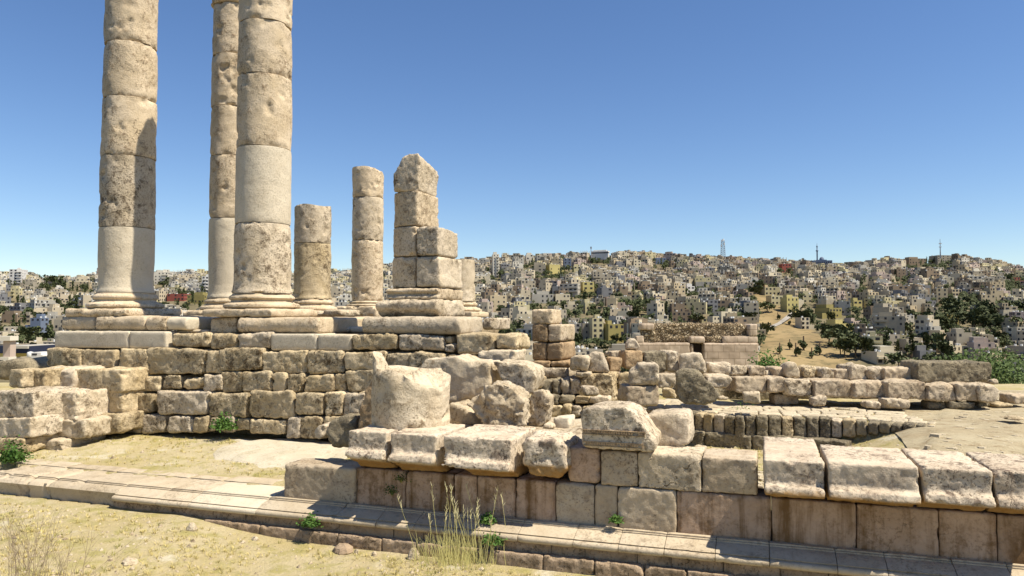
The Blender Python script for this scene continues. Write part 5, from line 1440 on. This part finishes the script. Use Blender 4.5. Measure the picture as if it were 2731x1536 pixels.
# trees placed by eye from the photograph: (V, y base, kind, scale)
for V, y, k, s in [(1565, 790, 'wide', 1.6), (1600, 792, 'wide', 1.5), (1545, 780, 'round', 1.5), (1640, 795, 'round', 1.4), (1590, 830, 'round', 1.5), (1620, 835, 'round', 1.2), (1570, 850, 'round', 1.3), (1890, 755, 'wide', 1.5), (1910, 740, 'round', 1.6),
                   (1930, 790, 'wide', 1.2), (2010, 820, 'wide', 1.5), (2035, 815, 'round', 1.3), (1925, 850, 'round', 1.1), (2120, 875, 'wide', 1.5), (2150, 900, 'wide', 1.6), (2175, 905, 'round', 1.4), (2085, 865, 'round', 1.3), (2290, 905, 'cypress', 1.4),
                   (2350, 900, 'round', 1.5), (1310, 885, 'wide', 1.2), (1290, 880, 'round', 1.2), (1285, 868, 'cypress', 1), (2000, 900, 'bush', 1.5), (1960, 895, 'bush', 1.3), (2060, 895, 'bush', 1.5), (2020, 880, 'bush', 1.6), (1985, 880, 'bush', 1.2), (2040, 905, 'bush', 1.2),
                   (30, 858, 'wide', 1.3), (60, 862, 'wide', 1.2), (10, 850, 'wide', 1.0), (115, 872, 'round', 1.0), (85, 880, 'wide', 1.0), (45, 885, 'round', 1.0), (100, 815, 'wide', 1.2), (80, 812, 'round', 1), (210, 700, 'round', 1.0), (95, 696, 'wide', 1.8), (75, 694, 'round', 1.8), (135, 702, 'wide', 1.8), (150, 704, 'wide', 1.8),
                   (52, 690, 'round', 1.6), (5, 690, 'wide', 1.6), (2480, 800, 'wide', 1.6), (2520, 760, 'wide', 1.6), (2560, 800, 'wide', 1.8), (2500, 840, 'wide', 1.6), (2450, 830, 'round', 1.6), (2560, 850, 'wide', 1.8), (2400, 800, 'round', 1.6), (2540, 720, 'round', 1.6), (2440, 770, 'wide', 1.5), (2380, 850, 'round', 1.5)]:
    c = c_for(V, y); trees.append(((V - 1288) / 1860 * c, c, k, s))
tl = []
for t in trees:
    cx, c, k = t[:3]; s = t[3] if len(t) > 3 else rr.uniform(.55, 1.15)
    V, y = base_v(cx, c); tl.append((s / c * (3 if len(t) > 3 else 1) * seen(V, y, y - 1860 * 6 * s / c), cx, c, k, s, V, y))
tl.sort(key=lambda q: -q[0])
KD = {'round': 'round dark green tree', 'wide': 'wide spreading dark tree', 'cypress': 'slim dark cypress', 'bush': 'low dark hillside bush'}
tlab = {}
for q in tl[:230]:
    sz = 'big ' if q[4] > 1.25 else 'small ' if q[4] < .8 else ''
    tlab.setdefault(fit(f"{sz}{KD[q[3]]} {where(q[5], q[6] - 8)}"), []).append(q)
for lb, L in tlab.items():
    L.sort(key=lambda q: q[5]); n = len(L)
    for i, q in enumerate(L):
        pre = order(i, n)
        px, py = cw(q[1], q[2])
        r_ = empty('cypress_tree' if q[3] == 'cypress' else 'bush' if q[3] == 'bush' else 'tree', (px, py, EYE + hill(q[1], q[2])), pre + lb, 'bush' if q[3] == 'bush' else 'tree', 'trees growing between the far houses')
        r_.scale = (q[4],) * 3; r_.rotation_euler = (0, 0, rr.uniform(0, 6))
        for nm, me in (('crown', rr.choice(CM[q[3]])), ('trunk', TR)):
            o = bpy.data.objects.new(nm, me); col.objects.link(o); o.parent = r_
VV = []; FF = []
for q in tl[230:]:
    me = rr.choice(CM[q[3]]); px, py = cw(q[1], q[2]); z = EYE + hill(q[1], q[2]); k = len(VV); s = q[4]
    VV += [(px + v.co.x * s, py + v.co.y * s, z + v.co.z * s) for v in me.vertices]; FF += [tuple(k + i for i in p.vertices) for p in me.polygons]
tag(mesh_obj('distant_trees', VV, FF, LEAF['far'], None, smooth=False), 'dark green tree tops scattered between the farther houses of the hillside', 'trees', kind='stuff')

# ------------------------------------------------------------------ plants, pebbles and small things near the ruins
def tuft(bmv, bmf, x, y, z, n, h, spread, w, rr):
    for _ in range(n):
        a = rr.uniform(0, 6.28); l = h * rr.uniform(.5, 1.1); s = spread * rr.uniform(.2, 1)
        bx_, by_ = x + math.cos(a) * s * .3, y + math.sin(a) * s * .3
        tx, ty = x + math.cos(a) * s, y + math.sin(a) * s
        p = (-math.sin(a) * w, math.cos(a) * w)
        k = len(bmv)
        bmv += [(bx_ - p[0], by_ - p[1], z), (bx_ + p[0], by_ + p[1], z), ((bx_ + tx) / 2 + p[0] * .7, (by_ + ty) / 2 + p[1] * .7, z + l * .65), ((bx_ + tx) / 2 - p[0] * .7, (by_ + ty) / 2 - p[1] * .7, z + l * .65), (tx, ty, z + l)]
        bmf += [(k, k + 1, k + 2, k + 3), (k + 3, k + 2, k + 4)]
rr = random.Random(3)
DRY = flat('dry straw grass', (.46, .38, .15)); OLV = flat('half dry grass', (.27, .25, .075))
for nm, mt, cnt, lab in (('dry_grass', DRY, 9000, 'short dry straw-coloured grass covering the bare soil around the ruins'), ('green_grass', OLV, 3200, 'sparse low half-dry greenish tufts dotted over the soil')):
    gv_ = []; gf_ = []; i = 0
    while i < cnt:
        c = 8.6 + 10 * rr.random() ** 1.3; cx = rr.uniform(-.72, .72) * c; x, y = cw(cx, c)
        i += 1
        if FW - .62 < y < FW + 1.1: continue
        if y > FW and (x > -4.4 and c < 12.6): continue
        if y > 13.2 and x < -4 or ins_l(x, y) > -.05 or ins_r(x, y) > 0: continue
        if mnoise.noise(Vector((x * .9, y * .9, 3 if nm == 'dry_grass' else 11))) < (-.15 if nm == 'dry_grass' else .05): continue
        z = site(x, y); 
        if z < -3.3: continue
        tuft(gv_, gf_, x, y, EYE + z - .01, rr.randint(7, 14), rr.uniform(.025, .075), rr.uniform(.04, .13), .0035, rr)
    tag(mesh_obj(nm, gv_, gf_, mt, None, smooth=False), lab, 'grass', kind='stuff')
# flat rock chips and low slabs on the bare bedrock at the right
cv = []; cf = []
for _ in range(1500):
    c = rr.uniform(11.5, 22); sx_p = rr.uniform(1900, 2800); cx = (sx_p - 1365) / 1972 * c; x, y = cw(cx, c)
    if y < FW + 1.6 or (sx_p < 2450 and c > 13.5): continue
    z = EYE + site(x, y); s = rr.uniform(.02, .09) * (2.2 if rr.random() < .08 else 1); k = len(cv); n_ = rr.randint(5, 7); h_ = s * rr.uniform(.25, .5)
    ring = [(x + math.cos(6.283 * i / n_) * s * rr.uniform(.7, 1.3), y + math.sin(6.283 * i / n_) * s * .8 * rr.uniform(.7, 1.3)) for i in range(n_)]
    cv += [(a, b_, z - .03) for a, b_ in ring] + [(x + (a - x) * .85, y + (b_ - y) * .85, z + h_) for a, b_ in ring]
    cf.append(tuple(k + n_ + i for i in range(n_)))
    for i in range(n_): cf.append((k + i, k + (i + 1) % n_, k + n_ + (i + 1) % n_, k + n_ + i))
tag(mesh_obj('rock_chips', cv, cf, M['pave'], None, smooth=False), 'flat stone chips scattered over the bare rock right of the terrace', 'stone chips', kind='stuff')
# pebbles
pv = []; pf = []
for _ in range(4200):
    c = 8.6 + 10 * rr.random() ** 1.3; cx = rr.uniform(-.72, .72) * c; x, y = cw(cx, c)
    if FW - .6 < y < FW + 1.1 or (y > 13.2 and x < -4): continue
    z = EYE + site(x, y); s = rr.uniform(.008, .03) if rr.random() < .93 else rr.uniform(.03, .055)
    k = len(pv)
    for dx, dy, dz in ((1, 0, 0), (-.3, .9, .1), (-.9, -.4, 0), (.2, -1, .1), (.1, .1, .8), (0, 0, -.5)):
        pv.append((x + dx * s * rr.uniform(.7, 1.2), y + dy * s * rr.uniform(.7, 1.2), z + dz * s))
    for a, b_ in ((0, 1), (1, 2), (2, 3), (3, 0)): pf += [(k + a, k + b_, k + 4), (k + b_, k + a, k + 5)]
tag(mesh_obj('pebbles', pv, pf, M['pale'], None, smooth=False), 'small pale pebbles and stone chips strewn over the soil', 'pebbles', kind='stuff')

def ground_pt(r, x, y):
    px, py = S(r, x, y); d = ray(px, py)
    t = 5.0
    while t < 40:
        p = d * t
        if p.z <= site(p.x, p.y): break
        t += .02
    if FW - .6 < p.y < FW + 1.2 and r in (9, 10): p = p * ((FW - .6) / p.y)
    return Vector((p.x, p.y, EYE + site(p.x, p.y)))
def rock_at(r, x, y, w_px, h_px, label, mat='pale', name='small_rock'):
    p = ground_pt(r, x, y); c = p.x * fx + p.y * fy; k = c / 1972 / REG[r][2]
    w_, h_ = w_px * k, h_px * k; n = 9; V = []; 
    for ring, (rz, rs) in enumerate(((-.25, .9), (.1, 1.0), (.55, .85), (.9, .45))):
        for i in range(n):
            a = 6.283 * i / n; s = rs * rr.uniform(.8, 1.1)
            V.append((p.x + math.cos(a) * w_ / 2 * s, p.y + math.sin(a) * w_ / 2.3 * s, p.z + h_ * (rz + jit(.07))))
    V.append((p.x, p.y, p.z + h_)); Fc = []
    for q in range(3):
        for i in range(n): Fc.append((q * n + i, q * n + (i + 1) % n, (q + 1) * n + (i + 1) % n, (q + 1) * n + i))
    for i in range(n): Fc.append((3 * n + i, 3 * n + (i + 1) % n, 4 * n))
    tag(mesh_obj(name, V, Fc, M[mat], None, smooth=False), label, 'rock')
rock_at(10, 1300, 1055, 120, 95, 'jagged grey rock on the ground left of the tall dry grass')
rock_at(10, 740, 1008, 60, 26, 'small flat whitish rock in front of the lower step, left of the pair', name='small_rock')
rock_at(10, 808, 1022, 55, 38, 'small whitish rock in front of the lower step, right of the pair')
rock_at(10, 690, 965, 200, 70, 'low dusty brown boulder half sunk in the soil before the step', 'step')
rock_at(9, 1650, 850, 100, 62, 'single white rock on the open dry ground at lower left')
rock_at(9, 1110, 1135, 150, 45, 'flat pale rock in the dry ground near the bottom twigs')
rock_at(9, 2190, 935, 60, 30, 'small white rock on the dry ground, upper right of the pair', 'pale')
rock_at(9, 700, 1050 - 45 * 0 - 945 + 0 + 0 if False else 100, 120, 50, 'grey half-buried rock on the slope beside the rubble side wall', 'grey')
rock_at(3, 2020, 945, 130, 65, 'white rounded rock leaning at the foot of the podium by the green weed', 'pale')
rock_at(3, 1520, 935, 60, 30, 'small white stone at the foot of the dark podium recess, left one', 'pale')
rock_at(3, 1640, 932, 90, 40, 'white stone at the foot of the dark podium recess, right one', 'pale')
rock_at(8, 600, 1432, 280, 70, 'big pale rock cut by the bottom edge below the shadowed plinth')
rock_at(8, 170, 1432, 220, 45, 'pale stone chunk lying on the lower step at the bottom edge')
rock_at(10, 960, 1072, 50, 40, 'tiny grey rock standing alone right of the whitish pair')

def weed(p, s, n, label, mat='green', name='green_weed', leaf=.022, hgt=1.0):
    v = []; f = []
    for i in range(n):
        d = Vector((rr.gauss(0, .5), rr.gauss(0, .4), abs(rr.gauss(0, .5)) * hgt)) * s
        q = p + d + Vector((0, 0, s * .1))
        a = Vector((rr.gauss(0, 1), rr.gauss(0, 1), rr.gauss(0, .6))).normalized() * leaf * rr.uniform(.7, 1.4); b_ = a.orthogonal().normalized() * leaf * rr.uniform(.4, .8)
        k = len(v); v += [tuple(q - a), tuple(q + b_), tuple(q + a), tuple(q - b_)]; f.append((k, k + 1, k + 2, k + 3))
    root = empty(name, p, label, 'plant')
    o = mesh_obj('leaves', v, f, LEAF[mat], root, smooth=False)
    v = []; f = []
    for i in range(8): tuft(v, f, p.x, p.y, p.z - .02, 2, s * .9, s * .6, .004, rr)
    mesh_obj('stem', v, f, OLV, root, smooth=False)
    return root
def at_w(r, x, y, w): return on_w(*S(r, x, y), w)
weed(on_w(*S(3, 105, 1205), 10.35), .27, 1100, 'bright green leafy bush at the left edge below the rubble wall', leaf=.028, name='green_bush')
weed(at_w(3, 1930, 925, 13.0), .24, 700, 'bright green bush growing at the foot of the podium', leaf=.03, name='green_bush')
weed(at_w(10, 410, 820, FW - .43), .13, 420, 'small green weed rooted in the plinth recess left of centre')
weed(at_w(10, 1940, 790, FW - .2), .10, 300, 'dark green weed hanging over the plinth where the wall shadow ends')
weed(at_w(10, 1985, 975, FW - .44), .11, 380, 'green weed on the lower step just right of the tall dry grass')
weed(at_w(7, 1022, 1025, FW - .1), .07, 240, 'small round green weed at the foot of the ashlar wall')
weed(at_w(10, 1110, 540, FW - .03), .12, 130, 'thin trailing weed growing in a joint of the ashlar wall, lower part', mat='pine', leaf=.015)
weed(at_w(10, 1190, 430, FW - .03), .11, 110, 'thin trailing weed growing in a joint of the ashlar wall, upper part', mat='pine', leaf=.015)
def pw(r, x, y, z): return on_z(*S(r, x, y), z)
weed(pw(5, 2190, 1250, ZT - .44), .26, 420, 'straggly green plant climbing the terrace riser behind the square blocks', leaf=.02, hgt=1.7)
weed(pw(6, 360, 1170, ZT - .44), .16, 200, 'small green plant between two riser blocks of the terrace', leaf=.02, hgt=1.5)
weed(pw(6, 830, 1190, ZT - .44), .14, 160, 'low green plant at the foot of the terrace riser, left of its middle', leaf=.018)
weed(pw(6, 1560, 1170, ZT - .3), .2, 160, 'low weeds at the tapering right end of the terrace riser', leaf=.015, hgt=.5)
weed(on_c(*S(6, 335, 680), 24), .45, 500, 'light green bush behind the row near the ruined house corner', leaf=.05, name='green_bush')

# tall dry grass in front of the step
p0 = ground_pt(10, 1680, 1060)
v = []; f = []; v2 = []; f2 = []
def stalk(v, f, p, top, w, bend):
    pts = [p + (top - p) * t + Vector((bend[0], bend[1], 0)) * (t * t) for t in np.linspace(0, 1, 6)]
    k = len(v)
    for i, q in enumerate(pts):
        ww = w * (1 - .6 * i / 5)
        v.extend([(q.x - rx * ww, q.y - ry * ww, q.z), (q.x + rx * ww, q.y + ry * ww, q.z)])
    for i in range(5): f.append((k + 2 * i, k + 2 * i + 1, k + 2 * i + 3, k + 2 * i + 2))
    return pts[-1], pts[-2]
for _ in range(300):
    bx_ = rr.gauss(0, .27); by_ = rr.gauss(0, .12)
    p = p0 + Vector((rx * bx_, ry * bx_, 0)) + Vector((fx * by_, fy * by_, 0))
    hh_ = rr.uniform(.12, .45) if rr.random() < .9 else rr.uniform(.6, 1.05)
    ln = rr.gauss(-.12, .2) * hh_
    tp, pp = stalk(v, f, p, p + Vector((rx * ln, ry * ln, hh_)), .0035, (jit(.05), jit(.05)))
    if hh_ > .5:
        for s in range(7):
            q = tp + (pp - tp) * (s / 6); stalk(v2, f2, q, q + Vector((jit(.03), jit(.03), .05)), .004, (0, 0))
root = empty('tall_grass', p0, 'clump of tall dry grass with thin ears in front of the plinth', 'grass clump')
mesh_obj('stalk_clump', v, f, flat('straw stalks', (.62, .56, .22)), root, smooth=False)
mesh_obj('ears', v2, f2, flat('grass ears', (.58, .52, .30)), root, smooth=False)
# bare twigs close to the camera at lower left
def twig_bush(r, x, y, lab, n, hgt, c, sp):
    p = on_c(*S(r, x, y), c); v = []; f = []
    for _ in range(n):
        a = rr.gauss(0, sp); q = p + Vector((rx * jit(.25), ry * jit(.25), -.15))
        l = hgt * rr.uniform(.4, 1.1)
        tp, pp = stalk(v, f, q, q + Vector((rx * a * l, ry * a * l, l)), .0035, (jit(.06), jit(.06)))
        for _k in range(4):
            t = rr.uniform(.35, .9); s0 = q + (tp - q) * t; a2 = a + rr.choice((-1, 1)) * rr.uniform(.3, .8)
            stalk(v, f, s0, s0 + Vector((rx * a2, ry * a2, 1)).normalized() * l * .3, .002, (0, 0))
    root = empty('dry_shrub', p, lab, 'shrub'); mesh_obj('twigs', v, f, flat('dry twigs', (.33, .25, .17)), root, smooth=False)
twig_bush(9, 200, 1290, 'leafless dry shrub of thin grey twigs at the lower left corner', 34, .85, 8.3, .28)
twig_bush(9, 560, 1340, 'sparser dry twigs leaning right at the bottom edge beside the lower-left shrub', 16, .7, 8.2, .5)
twig_bush(9, 1000, 1330, 'faint low dry stalks at the bottom edge, farthest right of the twigs', 14, .32, 8.2, .4)

# big green tree at the right edge
cT = 42.0
pT = on_c(*S(6, 2330, 860), cT)
root = empty('pine_tree', pT, 'broad bright green tree behind the right end of the long slab', 'tree')
for nm, me in (('crown', crown_mesh('crown', 2.9, 1.75, 5200, .10, rr, LEAF['pine'], 0.55, 34)),):
    o = bpy.data.objects.new(nm, me); col.objects.link(o); o.parent = root; o.location = (0, 0, 0)
gt = rev([(.22, -5), (.14, .2)], 0, 0, 8); o = mesh_obj('trunk', gt.v, gt.f, BARK, root, origin=Vector((0, 0, 0))); o.location = (0, 0, 0)

# things at the left edge beyond the ruins
def small_box_thing(nm, r, x0, x1, y0, y1, c, d, mat, label, cat, parts=()):
    p = on_c(*S(r, (x0 + x1) / 2, y1), c); k = c / 1972 / REG[r][2]
    root = empty(nm, p, label, cat); root.rotation_euler = (0, 0, YAW)
    for pn, a, b_, t, u, m_, dd in ((('body', x0, x1, y0, y1, mat, 0),) + tuple(parts)):
        g = Geo(); xm = (x0 + x1) / 2
        g.box((a - xm) * k, (b_ - xm) * k, -d / 2 - dd, d / 2, (y1 - u) * k, (y1 - t) * k)
        o = bpy.data.objects.new(pn, bpy.data.meshes.new(pn)); o.data.from_pydata(g.v, [], g.f); o.data.materials.append(m_); col.objects.link(o); o.parent = root
    return root
WP = WM['whitish']
small_box_thing('gate_pillar', 16, 84, 190, 1165, 1445, 70, .8, WM['pinkish'], 'pale square gate pillar with a lintel reaching to the left edge', 'pillar',
                (('lintel', 10, 225, 1095, 1160, WP, .4), ('footing', 70, 200, 1400, 1445, WP, .3)))
small_box_thing('long_shed', 16, 192, 700, 1228, 1330, 110, 8, WM['blue'], 'long low dark blue shed roof at far left', 'shed', (('roof_edge', 360, 690, 1225, 1262, WM['pale grey'], .3), ('wall', 190, 360, 1330, 1395, WM['yellow'], -.5)))
e = small_box_thing('parked_van', 16, 552, 695, 1330, 1420, 85, 2.2, WM['white'], 'white van parked behind the left end of the podium', 'van',
                (('window', 570, 640, 1345, 1370, GLASS, .03), ('wheel', 570, 598, 1412, 1434, WM['dark grey'], .05), ('wheel', 650, 678, 1412, 1434, WM['dark grey'], .05), ('hood', 695, 722, 1368, 1420, WM['white'], 0)))
p = on_c(*S(16, 452, 1412), 85); g = rev([(.3, 0), (.36, .1), (.36, .5), (.28, .62), (.02, .68)], 0, 0, 16)
o = mesh_obj('water_tank', g.v, g.f, TANK, None, origin=Vector((0, 0, 0))); o.location = p; tag(o, 'round white water tank left of the white van', 'tank')
tag(cstone('dark_mound', 3, [(-40, 500), (-40, 330), (60, 318), (190, 320), (235, 360), (270, 420), (250, 495)], 24, 3, 'darkstone', None, .1, vox=.08, smooth=4, low=.05), 'dark rounded mound at the left edge beyond the rubble wall', 'mound')
finish_stones()
